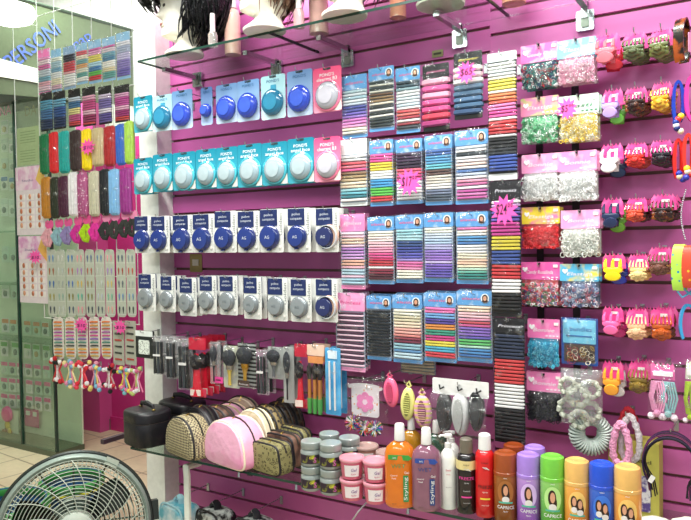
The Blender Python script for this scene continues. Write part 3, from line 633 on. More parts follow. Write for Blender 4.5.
# blue bag of hoops
p, w, h = slot(561, 318, 598, 365, .11)
t = thing('hoop_elastic_bag', 'bright blue pack of gold and brown ring elastics in the sixth bag row', 'elastics pack', p, -.06)
MB().plate(w, h, 0, .004, .004).build('backing_card', mat('#1c4c9c', .4), t)
MB().plate(w*.9, h*.5, -.002, 0, .003, 0, h*.46).build('header', mat('#6cc4e4', .45, kind='noise', col2='#8ad4ee', scale=30, wid=.6), t)
text('bundles', h*.14, mat('#1c4c9c', .5), t, (.004, -.0026, h*.72), aspect=w*.6); MB().plate(w*.7, h*.03, -.003, -.002, .001, 0, h*.6).build('small_print', mat('#2c6cac', .5), t)
MB().plate(w*.84, h*.38, -.001, 0, .003, 0, h*.06).build('window', mat('#4a3c34', .4), t)
rg = rings_mesh(['#b89848', '#7c5c3c', '#e8e0c8', '#a83038', '#3c3028'], 42, 5, .010, 'ring_elastics'); o = put('ring_elastics', rg, t, (0, -.004, h*.05)); o.scale = (w*.8/.11, .6, h*.4/.082); o['kind'] = 'stuff'
b = MB(); b.sheet(wavy(w, h, .003, 8, 9, 4, .016), 8, 9); b.build('clear_pouch', BAGFILM, t)
hook(p.x, p.z+h-.01, 0, .11, 'dark peg hook behind the bright blue pack')
# clear bag of white scrunchies
p, w, h = slot(561, 369, 602, 425, .11)
t = thing('scrunchie_bag', 'crinkled clear bag of cream white scrunchies, lowest of the bags', 'scrunchie bag', p, .08)
for k, (x, z, r) in enumerate(((-.3, .3, .2), (.22, .28, .2), (-.05, .55, .22), (.25, .68, .18), (-.28, .72, .17), (0, .15, .18))):
    b = MB(); rr = w*r*1.1
    b.tube([(x*w+rr*math.cos(a*PI/12)*(1+.1*math.sin(a*2.6)), -.012-.004*k+.004*math.sin(a*1.9), z*h+rr*math.sin(a*PI/12)) for a in range(24)], [rr*.30*(1+.12*math.sin(a*2.1)) for a in range(24)], 8, True); b.build('scrunchie', mat('#c4cab8', .7, bump=.5, bscale=120), t)
b = MB(); b.sheet(wavy(w, h, .010, 12, 14, 3, .05), 12, 14); b.build('clear_pouch', film(fac=.10, bump=1.0, bscale=26, rough=.12, white=.12, streak=.5), t)
b = MB(); b.sheet(lambda u, v: ((u-.5)*w, .004+.006*noise.noise(Vector((u*5, v*5, 3))), v*h), 8, 8); b.build('pouch_back', film(fac=.25, bump=1.0, bscale=26, rough=.14, white=.12), t)
hook(p.x, p.z+h-.01, 0, .11, 'peg hook behind the crinkled scrunchie bag')
# ---------------------------------------------------------------- claw clips on pink cards
def claw_card(t, w, h, frac, spikes=7, tilt=0.):
    hh = h*frac*1.15; pts = [(-w*.5, h-hh), (w*.5, h-hh), (w*.46, h-hh*.35)]
    for i in range(spikes):
        x = w*.34-w*.68*i/(spikes-1); pts += [(x+w*.05, h-hh*.22), (x, h-hh*.08), (x-w*.04, h-hh*.22)]
    pts += [(-w*.46, h-hh*.35)]
    b = MB(); b.prism(pts, .0, .002); b.build('card', PINKCARD, t, smooth=False)
    sticker(t, w*.08, h-hh*.55, w*.3, hh*.15, y=-.001)
def comb_claw(t, w, h, frac, cm, prongs=3):
    ch = h*.74; pw = w*.58; b = MB()
    for i in range(prongs):      # teeth reaching up over the card
        x = -pw/2+pw*i/(prongs-1); b.tube([(x, -.018, ch*.50), (x*1.05, -.030, ch*.66), (x*1.05, -.028, ch*.84), (x*1.02, -.014, ch*.99)], [w*.085, w*.08, w*.07, w*.035], 8, flat=.7)
    pts = [(-w*.40, ch*.60), (-w*.41, ch*.46), (-w*.30, ch*.38), (w*.30, ch*.38), (w*.41, ch*.46), (w*.40, ch*.60), (w*.2, ch*.63), (-w*.2, ch*.63)]
    b.puffy(pts[::-1], .024, 5, .10, 2.5, -.020); b.build('front_jaw', cm, t)
    b = MB(); b.puffy([(w*.34*math.cos(2*PI*i/20)*(1-.1*math.sin(2*PI*i/20)), ch*.24+ch*.22*math.sin(2*PI*i/20)) for i in range(20)], .012, 5, .16, 2.2, -.030, lean=-.12)
    b.puffy(rrect(w*.5, ch*.18, ch*.04, 0, ch*.30, 3), .018, 5, .1, 2.5, -.022); b.build('thumb_plate', cm, t)
    b = MB()
    for i in range(prongs): x = -pw/2+pw*i/(prongs-1); b.tube([(x, -.004, ch*.5), (x, .010, ch*.68), (x, .008, ch*.9)], w*.05, 6)
    b.box((0, .004, ch*.45), (pw*1.1, .01, ch*.14)); b.box((0, .010, ch*.25), (w*.5, .006, ch*.3)); b.build('rear_jaw', cm, t)
    b = MB(); b.tube([(-pw*.4, -.008, ch*.48), (pw*.4, -.008, ch*.48)], .003, 8); b.build('hinge_spring', CHROME, t)
def leaf_claw(t, w, h, frac, cm, style='leaf', n=7):
    ch = h*.72; n = 6 if style == 'leaf' else 9
    def scal(rx, rz, cz, amp, cnt, ph=0): return [(rx*math.cos(q)*(1+amp*abs(math.sin(cnt*q/2+ph))), cz+rz*math.sin(q)*(1+amp*abs(math.sin(cnt*q/2+ph)))) for q in [2*PI*i/48 for i in range(48)]]
    b = MB()
    for i in range(6):
        x = (-.36+.144*i)*w; b.tube([(x*.9, -.018, ch*.58), (x*1.12, -.030, ch*.72), (x*1.08, -.026, ch*.86), (x*.95, -.010, ch*.99)], [w*.05, w*.05, w*.04, w*.015], 6, flat=.8)
    b.puffy(rrect(w*.84, ch*.16, ch*.06, 0, ch*.52, 3), .022, 5, .1, 2.5, -.018); b.build('front_jaw', cm, t)
    b = MB(); b.puffy(scal(w*.38, ch*.24, ch*.33, .20, n), .012, 4, .22, 2, -.022, lean=-.1)
    b.puffy(scal(w*.27, ch*.17, ch*.36, .22, n, .5), .012, 4, .25, 2, -.032, lean=-.1); b.puffy(scal(w*.15, ch*.10, ch*.40, .2, n), .012, 4, .25, 2, -.040); b.build('petal_shell' if style == 'petal' else 'leaf_shell', cm, t)
    b = MB(); b.puffy(scal(w*.34, ch*.22, ch*.32, .15, n), .008, 4, .2, 2, .010); b.build('rear_jaw', cm, t)
    b = MB(); b.tube([(-w*.3, -.006, ch*.54), (w*.3, -.006, ch*.54)], .003, 8); b.build('hinge_spring', CHROME, t)
CLD = .085
def P(c, **k): return mat(c, .25, coat=.4, **k)
OL = P('#5c6240', var=.3); DT = P('#2a1512', kind='noise', col2='#8a4a20', scale=60, wid=.6); AM = P('#d89418', kind='noise', col2='#e8c040', scale=60)
claws = [ # box, style, mat, desc, behind
 ((595, 31, 621, 66), 'comb', P('#f07888'), 'rosy pink claw clip', ('#e03040', 'red claw clip'), 1),
 ((622, 29, 648, 62), 'leaf', OL, 'dark olive leaf claw clip', ('#4c5030', 'olive claw clip'), 1),
 ((649, 25, 674, 60), 'leaf', P('#6a6c3c', var=.3), 'lighter olive leaf claw clip', ('#5a5c34', 'olive claw clip'), 1),
 ((602, 86, 624, 120), 'comb', P('#b49ae0'), 'lilac claw clip', ('#80d858', 'lime green claw clip'), 2),
 ((624, 83, 648, 115), 'leaf', DT, 'dark tortoiseshell claw clip', ('#5a2c18', 'brown claw clip'), 2),
 ((651, 78, 673, 112), 'leaf', AM, 'golden amber flower claw clip', ('#b87818', 'amber claw clip'), 2),
 ((600, 141, 624, 174), 'comb', P('#eceef0'), 'white claw clip with three teeth', ('#1c2c50', 'navy claw clip'), 3),
 ((625, 139, 648, 168), 'petal', P('#d03028', var=.2), 'glossy red flower claw clip', ('#b04030', 'red claw clip'), 3),
 ((650, 136, 673, 167), 'leaf', P('#1c1620'), 'black leaf claw clip', ('#18141c', 'black claw clip'), 3),
 ((601, 195, 624, 229), 'comb', P('#202c50'), 'navy claw clip with squared plate', ('#68a030', 'green claw clip'), 4),
 ((626, 194, 648, 222), 'leaf', P('#e85a40', kind='noise', col2='#b0402c', scale=60), 'orange red claw clip', ('#3c1a14', 'brown claw clip'), 4),
 ((650, 190, 677, 222), 'leaf', DT, 'deep brown spider shaped claw clip', ('#34160f', 'brown claw clip'), 4),
 ((602, 251, 626, 281), 'comb', P('#f6e020'), 'bright yellow claw clip', ('#2838a8', 'royal blue claw clip'), 5),
 ((628, 250, 649, 281), 'petal', P('#f0d894'), 'cream petal claw clip', ('#e8c070', 'cream claw clip'), 5),
 ((648, 243, 673, 275), 'petal', P('#6a4438', var=.2), 'brown flower claw clip', ('#c89848', 'honey claw clip'), 5),
 ((602, 304, 624, 334), 'comb', P('#f46aa8'), 'bubblegum pink claw clip', ('#c02878', 'magenta claw clip'), 6),
 ((626, 304, 649, 339), 'petal', P('#e8b890'), 'peach petal claw clip', ('#d8a070', 'peach claw clip'), 6),
 ((650, 303, 674, 340), 'leaf', P('#b05018', var=.3), 'burnt orange claw clip', ('#6c2c10', 'brown claw clip'), 6),
 ((602, 358, 624, 394), 'comb', P('#f0a030'), 'light orange claw clip', ('#eceae6', 'white claw clip'), 7),
 ((628, 357, 651, 392), 'leaf', P('#7a6428', var=.3), 'bronze olive claw clip', ('#6a5420', 'bronze claw clip'), 7)]
for (bx, st_, m, ds, (bc, bn), row) in claws:
    p, w, h = slot(*bx, CLD)
    col = ['left', 'middle', 'right'][0 if bx[0] < 612 else (1 if bx[0] < 640 else 2)]
    if row == 7 and col == 'middle': pass
    for k in (1, 0):
        lab = '%s on pink card, %s column of the %s claw row' % (ds, col, PLACE[row-1]) if k == 0 else '%s hanging behind the %s in the %s claw row' % (bn, ' '.join(ds.split()[:4]), PLACE[row-1])
        t = thing('claw_clip', lab, 'claw clip', p+Vector((.006*k, .045*k, -.012*k if st_ == 'comb' else -.004)), R.uniform(-.12, .12)+(.15 if k else 0), 'claw clips on pink cards')
        claw_card(t, w, h*.98, .5, 6 if st_ != 'comb' else 5)
        mm = m if k == 0 else P(bc)
        if st_ == 'comb': comb_claw(t, w, h, .5, mm)
        else: leaf_claw(t, w, h, .5, mm, st_)
    hook(p.x, p.z+h-.012, 0, CLD+.0, 'chrome hook holding the '+ds)
# ---------------------------------------------------------------- headbands at the right edge
def hband(label, cx, cy, rx, rz, d, m, r=.006, wid=.02, a0=-50, a1=230, yaw=.35, name='headband', cat='headband', extras=None):
    c = W(cx, cy, d); k = W(cx+1, cy, d).x-c.x; kz = W(cx, cy-1, d).z-c.z
    t = thing(name, label, cat, c, yaw)
    b = MB(); pts = []
    for i in range(25):
        a = math.radians(a0+(a1-a0)*i/24); pts.append((rx*k*math.cos(a), -math.cos(a)*.0, rz*kz*math.sin(a)))
    n = len(pts); vs = []
    for i, (x, y, z) in enumerate(pts):
        a = math.radians(a0+(a1-a0)*i/24); nx, nz = math.cos(a), math.sin(a)
        for (o, yy) in ((r*.5, -wid/2), (r*.5, wid/2), (-r*.5, wid/2), (-r*.5, -wid/2)): vs.append((x+nx*o, yy, z+nz*o))
    fs = []
    for i in range(n-1):
        for q in range(4): fs.append((i*4+q, i*4+(q+1) % 4, (i+1)*4+(q+1) % 4, (i+1)*4+q))
    fs += [(3, 2, 1, 0), tuple((n-1)*4+q for q in range(4))]
    b.add(vs, fs); b.build('band', m, t)
    if extras: extras(t, k, kz)
    return t
TOR = P('#1a0c08', kind='noise', col2='#a84c18', scale=38, wid=.55)
hband('wide dark tortoiseshell headband at right end of the top claw row', 682, 42, 8, 23, .12, TOR, .004, .026, -60, 240, yaw=1.2)
MB().plate(.018, .05, 0, .002, .002).build('tag_card', mat('#f0a0c8', .5), bpy.data.objects['headband'], (.004, -.02, -.03))
def beads(cols_):
    def f(t, k, kz):
        for i, c in enumerate(cols_):
            b = MB(); b.ball(((-1.5+R.uniform(-2, 6))*k, -.012, (-14-3.0*i)*kz), .0085, 8); b.build('bead', mat(c, .3), t)
    return f
hband('royal blue hair band with yellow, red and white beads', 678, 103, 5, 21, .10, P('#1c3cb0'), .009, .010, -60, 240, extras=beads(['#f0d030', '#e03030', '#1c3c90', '#e8e8f0', '#203070', '#e8e0c0']))
hband('pink hair band cut by the right picture edge beside the blue one', 692, 98, 6, 22, .10, P('#e83c9c'), .009, .010, 60, 300, extras=None)
hband('red hair band with blue charm, left one of the red pair', 678, 160, 4, 20, .10, P('#d82820'), .009, .010, -60, 240, extras=beads(['#2838a0', '#e8d8b0', '#2838a0']))
hband('red hair band with cream charm, right one of the red pair', 688, 155, 4.5, 20, .11, P('#e03428'), .009, .010, -60, 240, extras=beads(['#f0d030', '#e8d8c0', '#d02828', '#3038a0']))
c = W(686, 190, .1); t = thing('bead_string', 'thin string of silver beads hanging at the right end of the fourth claw row', 'bead string', c)
for i in range(24): MB().ball((-.008*math.sin(i*.13)*1.4, 0, -.0055*i), .0028, 6).build('silver_bead', mat('#c8c8cc', .25, .8), t)
FL1 = mat('#a8d850', .4, kind='voronoi', col2='#2080b0', scale=75, wid=.25); FL2 = mat('#c84830', .4, kind='voronoi', col2='#f0b030', scale=75, wid=.25)
hband('wide lime headband printed with blue flowers', 680, 269, 7, 24, .12, FL1, .004, .028, -60, 240, yaw=1.2)
hband('wide red orange floral headband beside the lime floral one', 690, 268, 7, 22, .135, FL2, .004, .026, -60, 240, yaw=1.2)
hband('sky blue headband at the right edge beside the sixth claw row', 688, 324, 8, 19, .10, P('#38a0d8'), .007, .012, -40, 230)
def bow(t, k, kz):
    b = MB()
    for s in (-1, 1): b.tube([(0, -.01, .08), (s*.02, -.014, .10), (s*.028, -.012, .085), (s*.016, -.01, .07), (0, -.01, .08)], .003, 6)
    b.build('bow', P('#60b8e4'), t)
bow([o for o in bpy.data.objects if o.name.startswith('headband') and o.get('label', '').startswith('sky')][0], 1, 1)
# pompom elastics in clear bag
def pompom_set(label, box, d, c1, c2, head, n=5, cat='pompom hair ties'):
    p, w, h = slot(*box, d); t = thing('pompom_hair_ties', label, cat, p)
    b = MB(); rnd = random.Random(3)
    hp = [(-w*.4+R.uniform(-.002, .002)+w*.8*i/10, h*(.98 if i % 2 else .94)) for i in range(11)]
    b.prism([(-w*.4, h*.70), (w*.4, h*.70)]+hp[::-1], .002, .004); b.build('header_card', mat(head, .5, kind='voronoi', col2='#fbe6f0', scale=110, wid=.3), t, smooth=False)
    MB().plate(w*.66, h*.08, -.001, .002, .002, 0, h*.76).build('label_strip', mat('#f4eef0', .5), t)
    for j, (c, x0) in enumerate(((c1, -.16), (c2, .2))):
        for q in range(4):
            b = MB(); x = w*(x0+.07*(q-1.5)); a = w*.16+w*.03*q
            b.tube([(x-a*.35, -.008-.003*q, h*.18), (x-a, -.010-.003*q, h*.42), (x-a*.5, -.012, h*.68), (x+a*.3, -.012, h*.68), (x+a*.8, -.010-.003*q, h*.42), (x+a*.3, -.008-.003*q, h*.18)], w*.035, 6); b.build('hair_tie', mat(c, .8, bump=.3, bscale=150), t)
        for q in range(3):
            b = MB(); b.ball((w*(x0+.2*(q-1)), -.018, h*(.10+.05*(q % 2))), w*.13, 10); b.build('pompom', mat(c if q % 2 else '#ecd8e4', .9, bump=.6, bscale=180), t)
    b = MB(); b.sheet(wavy(w*1.15, h*1.02, .006, 8, 12, 6, .035), 8, 12); b.build('clear_pouch', BAGFILM, t, (w*.06, 0, 0))
    hook(p.x, p.z+h-.012, 0, d, 'hook above the '+label.split(' in ')[0])
    return t
pompom_set('pink and aqua pompom hair ties in a clear bag', (648, 362, 678, 421), .12, '#f0a4cc', '#98ccd0', '#e868ac')
pompom_set('lime green pompom hair ties in bag at right picture edge', (683, 360, 706, 426), .12, '#b8d838', '#c8e048', '#dfe8d0')
# coil hair band (white spring) and furry ones
c = W(591, 433, .10); k = W(592, 433, .1).x-c.x; kz = W(591, 432, .1).z-c.z
t = thing('coil_hair_band', 'thick white ribbed coil hair band hanging under the clear scrunchie bag', 'hair band', c, .35)
for q in range(34):
    a = 2*PI*q/34+PI/2; b = MB(); rr = 13.5*kz; r2 = 7.2*kz; pts = []
    for s in range(12):
        f = 2*PI*s/12; ro = rr+r2*math.cos(f)*(1.0 if math.sin(a) < .3 else .75); pts.append((ro*math.cos(a), r2*1.3*math.sin(f), ro*math.sin(a)*1.05))
    b.tube(pts, .0032, 5, True); b.build('rib', mat('#c6d2ca', .5, scale=30), t)
MB().tube([(13.5*kz*math.cos(a*PI/16), 0, 14.2*kz*math.sin(a*PI/16)) for a in range(32)], 5.6*kz, 10, True).build('core', mat('#98aaa2', .6), t)
hook(c.x, c.z+14*kz, 0, .09, 'hook holding the white ribbed coil hair band')
c = W(627, 438, .09); t = thing('fluffy_hair_band', 'pink and red fluffy fabric hair bands hanging above the orange spray can', 'hair band', c)
def loop(t, nm, m, rx, rz, r, x0, y0, z0, seedv):
    pts = []
    for i in range(28):
        a = 2*PI*i/28; nn = noise.noise(Vector((math.cos(a)*2, math.sin(a)*2, seedv)))*.12
        pts.append((x0+rx*math.cos(a)*(1+nn)*(1-.35*math.sin(a)), y0, z0+rz*math.sin(a)))
    b = MB(); b.tube(pts, [r*(1+.2*math.sin(i*2.7)) for i in range(28)], 8, True); return b.build(nm, m, t)
loop(t, 'red_band', mat('#b82030', .8, bump=.5, bscale=90), 9*k, 23*kz, 3.2*kz, 0, .02, .01, 1)
loop(t, 'white_band', mat('#dcd6d8', .9, bump=.8, bscale=140), 8.5*k, 22*kz, 3.0*kz, .008, .0, .0, 2)
loop(t, 'pink_band', mat('#f0a4c8', .9, bump=.8, bscale=140), 7.5*k, 20*kz, 3.4*kz, -.012, -.022, -.012, 3)
hook(c.x, c.z+23*kz, 0, .09, 'hook holding the pink and red fluffy hair bands')
# bundle of black loops
c = W(671, 459, .12); t = thing('hair_loop_bundle', 'hanging bundle of thin black and purple hair loops right of the orange spray cans', 'hair loops', c)
for q in range(9):
    b = MB(); r0 = 24+R.uniform(-2.5, 2); a0 = R.uniform(-55, -35); a1 = R.uniform(210, 232); pts = []
    for i in range(26):
        a = math.radians(a0+(a1-a0)*i/25); pts.append((r0*k*math.cos(a)*.98, R.uniform(-.0005, .0005)-.002*q, r0*kz*math.sin(a)*1.06-.002*q))
    pts.append((pts[-1][0]+R.uniform(-.004, .008), -.002*q, pts[-1][2]-.035)); pts.insert(0, (pts[0][0]+R.uniform(-.004, .004), -.002*q, pts[0][2]-.03))
    b.tube(pts, .0019, 5); b.build('hair_loop', mat(['#16141c', '#20182c', '#5c2c68', '#1c2438', '#141216', '#6a2c50', '#181820', '#141418', '#2c2440'][q], .4), t)
MB().plate(.012, .02, 0, .001, .002).build('paper_tag', WHITE, t, (-18*k, -.025, -22*kz), rot=(0, .5, 0))
hook(c.x, c.z+25*kz, 0, .11, 'black hook holding the bundle of thin hair loops')
# yellow green box standing behind spray cans
p, w, h = slot(611, 438, 661, 540, .05)
t = thing('yellow_box', 'yellow green carton leaning behind the orange spray can', 'box', p)
MB().plate(w, h, -.035, .035, .003).build('carton', mat('#c3bd58', .5), t); MB().plate(w*.42, h*.34, -.037, -.035, .004, w*.12, h*.34).build('printed_label', mat('#e2e0e6', .5, kind='noise', col2='#5c4890', scale=70), t)
text('calidad', h*.05, mat('#5a5830', .5), t, (w*.1, -.0365, h*.80), aspect=w*.5)
# ---------------------------------------------------------------- brushes and tools row
TD = .16
def tool(label, box, kind, yaw=0., hooklab=None, d=TD, back=0, **k):
    p, w, h = slot(*box, d); t = thing(k.get('nm', 'carded_brush'), label, k.get('cat', 'brush'), p, yaw, 'carded brushes and tools')
    c1 = k.get('c', '#30343a')
    if kind == 'box':
        MB().plate(w, h, 0, .01, .004).build('box', mat('#1c2220', .4), t); MB().plate(w*.62, h*.52, -.002, 0, .003, 0, h*.14).build('printed_window', mat('#dfe8dc', .5, kind='voronoi', col2='#1c2420', scale=170, wid=.3), t)
        MB().plate(w, h*.2, -.001, .0, .002, 0, h*.8).build('hang_flap', mat('#dfe6e0', .5), t)
    elif kind in ('brush', 'fat', 'gray', 'zebra'):
        MB().plate(w, h, .002, .004, .004).build('backing_card', film(fac=.05, white=.16, bump=.8, bscale=30, streak=.3) if kind in ('brush', 'gray') and 'card' not in k else mat(k.get('card', '#9aa09c'), .5, kind='noise' if kind != 'zebra' else 'stripes', col2='#1a1a1c' if kind == 'zebra' else '#aab0ac', scale=30 if kind != 'zebra' else 22), t)
        bw = w*(.28 if kind != 'fat' and kind != 'zebra' else .36)
        b = MB(); b.lathe([(bw*.25, 0), (bw*.5, h*.02), (bw*.42, h*.22), (bw*.5, h*.38), (0, h*.38)] if kind == 'gray' else [(0, h*.06), (bw*.3, h*.08), (bw*.22, h*.3), (bw*.38, h*.42), (bw*.45, h*.46), (0, h*.46)], 12, sy=.6, c=(0, -.010, 0)); b.build('handle', mat(k.get('hc', '#20242a'), .3), t)
        b = MB(); b.lathe([(bw*.5, h*.45), (bw*.55, h*.52), (bw*.6, h*.56), (0, h*.56)], 12, sy=.6, c=(0, -.010, 0)); b.build('ferrule', mat(k.get('fc', '#a8a49c'), .25, .8), t)
        b = MB(); b.lathe([(bw*.55, h*.55), (bw*1.05, h*.66), (bw*1.2, h*.76), (bw*.95, h*.86), (bw*.4, h*.92), (0, h*.93)], 14, sy=.5, c=(0, -.012, 0)); b.build('bristles', mat(c1, .9, bump=.8, bscale=200), t)
        if kind == 'zebra': MB().plate(w*.62, h*.13, -.02, -.018, .003, 0, h*.06).build('paper_label', mat('#4c3c30', .5), t); text('Avenue', h*.06, WHITE, t, (0, -.021, h*.09), aspect=w*.5)
    elif kind == 'pack':
        MB().plate(w*.96, h, .002, .004, .004).build('backing_card', film(fac=.05, white=.16, bump=.8, bscale=30, streak=.3), t)
        for q in range(3):
            b = MB(); x = w*(-.24+.24*q); b.tube([(x, -.008, h*.05), (x, -.009, h*.5), (x+.001, -.01, h*.86)], [w*.10, w*.075, w*.09], 7); b.build('tool', mat(['#25292c', '#3c4448', '#1c2024'][q], .35), t)
        MB().plate(w*.5, h*.05, -.02, -.018, .001, 0, h*.5).build('paper_label', WHITE, t)
    elif kind == 'red':
        MB().plate(w, h*.2, -.002, .002, .004, 0, h*.8).build('header', mat('#c01c38', .4), t); MB().plate(w*.9, h*.14, -.002, .002, .003, 0, 0).build('footer', mat('#d8405a', .5), t)
        b = MB(); b.tube([(0, -.006, h*.03), (0, -.008, h*.2), (0, -.008, h*.74)], [w*.36, w*.24, w*.12], 8, flat=.6); b.build('handle', mat('#d01830', .25, coat=.5), t)
        b = MB(); b.lathe([(w*.16, h*.48), (w*.34, h*.56), (w*.3, h*.68), (0, h*.74)], 12, sy=.5, c=(0, -.014, 0)); b.build('bristles', mat('#181418', .9, bump=.6, bscale=200), t)
        MB().plate(w*.6, h*.1, -.02, -.018, .001, 0, h*.04).build('paper_label', mat('#f0dcd0', .5), t)
    elif kind == 'pencils':
        for q in range(3):
            x = w*(-.3+.3*q)
            b = MB(); b.lathe([(w*.1, 0), (w*.12, h*.1), (w*.12, h*.22), (0, h*.22)], 8, c=(x, -.008, 0)); b.build('green_tip', mat('#50a050', .4), t)
            b = MB(); b.lathe([(w*.09, h*.22), (w*.09, h*.5), (0, h*.5)], 8, c=(x, -.008, 0)); b.build('handle', mat('#b87838', .4), t)
            b = MB(); b.lathe([(w*.09, h*.5), (w*.13, h*.6), (w*.12, h*.68), (w*.03, h*.73), (0, h*.73)], 8, c=(x, -.008, 0)); b.build('bristles', mat('#201a18', .8), t)
        MB().plate(w, h*.16, 0, .003, .003, 0, h*.84).build('header', mat('#e8c8b0', .5), t); MB().plate(w*.9, h*.1, -.001, 0, .002, 0, h*.73).build('printed_band', mat('#e89858', .5), t)
    elif kind == 'bluepack':
        MB().plate(w, h, 0, .003, .004).build('backing_card', mat('#3f9fd8', .4, kind='noise', col2='#6cc0ec', scale=14), t)
        for q in range(2):
            b = MB(); x = w*(-.16+.34*q); b.tube([(x, -.006, h*.08), (x, -.006, h*.8)], w*.06, 6); b.build('applicator', WHITE, t)
        MB().plate(w*.6, h*.12, -.002, 0, .002, 0, h*.84).build('printed_panel', mat('#e0f0f8', .5), t)
    if kind != 'box': sleeve(t, w+.004, h+.002, -.012, seed=1, dep=.018)
    for q in range(back): dup(t, '%s copy hanging behind the %s' % (['first', 'second', 'third'][q], ' '.join(label.replace(',', '').split()[:11])), (.002, .035*(q+1), 0), 'carded brushes and tools', skip=('plastic_sleeve',))
    if hooklab is not False: hook(p.x, p.z+h-.006, .08 if box[0] < 150 else 0, d, 'wire hook for the '+' '.join(label.replace(',', '').split()[:12]))
    return t
tool('small black box with white printed window, leftmost of the brush row', (136, 331, 153, 358), 'box', nm='nail_box', cat='box')
tool('clear pack of dark slim tools, nearest to the black box', (154, 336, 166, 375), 'pack', .15, back=1)
tool('clear pack of dark slim tools, second from the black box', (167, 337, 178, 379), 'pack', .2, back=1)
tool('clear pack of dark slim tools, just left of the red brushes', (179, 339, 192, 390), 'pack', .2, back=1)
tool('red handled blush brush, front one of the red group', (191, 338, 206, 397), 'red', .15, back=3)
tool('dark brush in clear pack right of the red group', (211, 342, 220, 384), 'brush', .2, back=1)
tool('round black powder brush on pale yellow card', (224, 346, 239, 388), 'fat', .05, card='#c9cdb4', hc='#c8b050')
tool('wide black brush on zebra striped card', (238, 343, 256, 388), 'zebra', .0, fc='#c09030', hc='#b08830')
tool('grey handled tool pack right of the zebra card', (257, 350, 269, 395), 'pack', .1, back=1)
tool('short fat dark brush on grey card', (268, 347, 283, 379), 'fat', .0, hc='#606468')
tool('long grey slim brush left of the red narrow brush', (284, 347, 294, 403), 'brush', .1, card='#a8aca8', back=1)
tool('narrow red brush pack beside the pencils', (296, 344, 308, 408), 'red', .08)
tool('pack of three brushes with orange and green handles', (308, 345, 325, 413), 'pencils', 0, back=1)
tool('light blue pack of white applicators, rightmost in the brush row', (326, 348, 341, 415), 'bluepack', 0, back=1)
p, w, h = slot(214, 377, 223, 383, TD)
t = thing('pink_tag', 'tiny pink price tag hanging below the dark brush', 'tag', p); MB().plate(w, h, 0, .001, .002).build('tag', mat('#ff4fa8', .5), t); MB().plate(w*.5, h*.2, -.001, 0, .001, 0, h*.4).build('ink_mark', mat('#6a1840', .5), t)
# ---------------------------------------------------------------- middle of the wall below the packs
p, w, h = slot(345, 376, 388, 434, .12)
t = thing('pompom_elastic_bag', 'clear bag with pink flower card and confetti coloured pompoms, above the pink tubs', 'hair ties bag', p, .05)
cw = w*.62; b = MB(); pts = rrect(cw, h*.55, .01, -w*.02, h*.30); b.prism(pts, 0, .002)
b.prism([(-w*.02+w*.40*math.cos(a*PI/8), h*.80+h*.07*math.sin(a*PI/8)) for a in range(16)], -.0004, .002); b.build('card', mat('#f4eef0', .5, kind='voronoi', col2='#f0a060', scale=80, wid=.22), t)
b = MB()
for q in range(6): a = q*PI/3+.5; b.prism([(-w*.02+.021*math.cos(a)+.013*math.cos(s*PI/5), h*.55+.021*math.sin(a)+.013*math.sin(s*PI/5)) for s in range(10)], -.002-.0001*q, -.0005)
b.build('flower_print', mat('#f08ac0', .5), t); b = MB(); b.prism([(-w*.02+.009*math.cos(s*PI/5), h*.55+.009*math.sin(s*PI/5)) for s in range(10)], -.0028, -.002); b.build('flower_centre', mat('#f8d8e8', .5), t)
cl = ['#d83040', '#28a070', '#3058c0', '#f0c030', '#f0f0f0', '#e070b0', '#2a2440']
for q, (x, z) in enumerate(((-.26, .19), (.0, .12), (.24, .14))):
    b = MB()
    b.mi = 4; b.ball((x*w, -.016, z*h), .013, 8)
    for s in range(150):
        b.mi = s % 7; v = Vector((R.gauss(0, 1), R.gauss(0, 1), R.gauss(0, 1))).normalized()*.027; o0 = Vector((x*w, -.016, z*h)); b.tube([o0+v*.2, o0+v], .0016, 3)
    b.build('pompom', [mat(cc, .7) for cc in cl], t)
b = MB(); b.sheet(wavy(w, h*1.05, .008, 10, 12, 5, .04), 10, 12); b.build('clear_pouch', BAGFILM, t)
hook(p.x, p.z+h-.01, 0, .12, 'peg hook holding the bag with pink flower card')
def banana(label, box, d, c1, yaw, tilt, pat=None):
    p, w, h = slot(*box, d); m = P(c1) if not pat else mat(c1, .35, kind='stripes', col2=pat, scale=22)
    t = thing('banana_clip', label, 'hair clip', p+Vector((0, 0, h*.0)), yaw); t.rotation_euler = (0, tilt, yaw)
    pts = []; ht = h*.84
    for i in range(24): a = 2*PI*i/24; pts.append((w*.46*math.sin(a)*(1-.0*math.cos(a)), ht*.5-ht*.5*math.cos(a)))
    b = MB(); b.puffy(pts, .02, 5, .25, 2.2, -.004); b.build('clip_body', m, t)
    b = MB(); q = [(x*.42, ht*.5+(z-ht*.5)*.7) for x, z in pts]; b.prism(q, -.0185, -.016)
    b.build('slot', mat({'#f86a94': '#b84068', '#e6e68c': '#8c9048', '#e8a8c8': '#8c5a70'}[c1], .5), t)
    for i in range(9):
        z = ht*(.24+.065*i); b = MB(); b.box((0, -.019, z), (w*.36, .003, h*.014)); b.build('tooth', m, t)
    b = MB(); b.tube([(0, -.004, ht*.97), (w*.14, -.004, ht*1.04), (w*.02, -.004, ht*1.16), (-w*.12, -.004, ht*1.06), (0, -.004, ht*.97)], w*.07, 6); b.build('clasp', m, t)
    hook(p.x, p.z+h*.94, 0, d, 'hook holding the '+label.split(' hanging')[0])
banana('salmon pink banana hair clip hanging right of the flower card bag', (385, 371, 401, 407), .13, '#f86a94', .0, -.08)
banana('pale yellow banana hair clip hanging between pink and striped clips', (400, 380, 415, 420), .13, '#e6e68c', .15, .06)
banana('pink and yellow striped banana hair clip hanging left of the brushes', (415, 388, 434, 428), .13, '#e8a8c8', .1, -.05, '#e0d078')
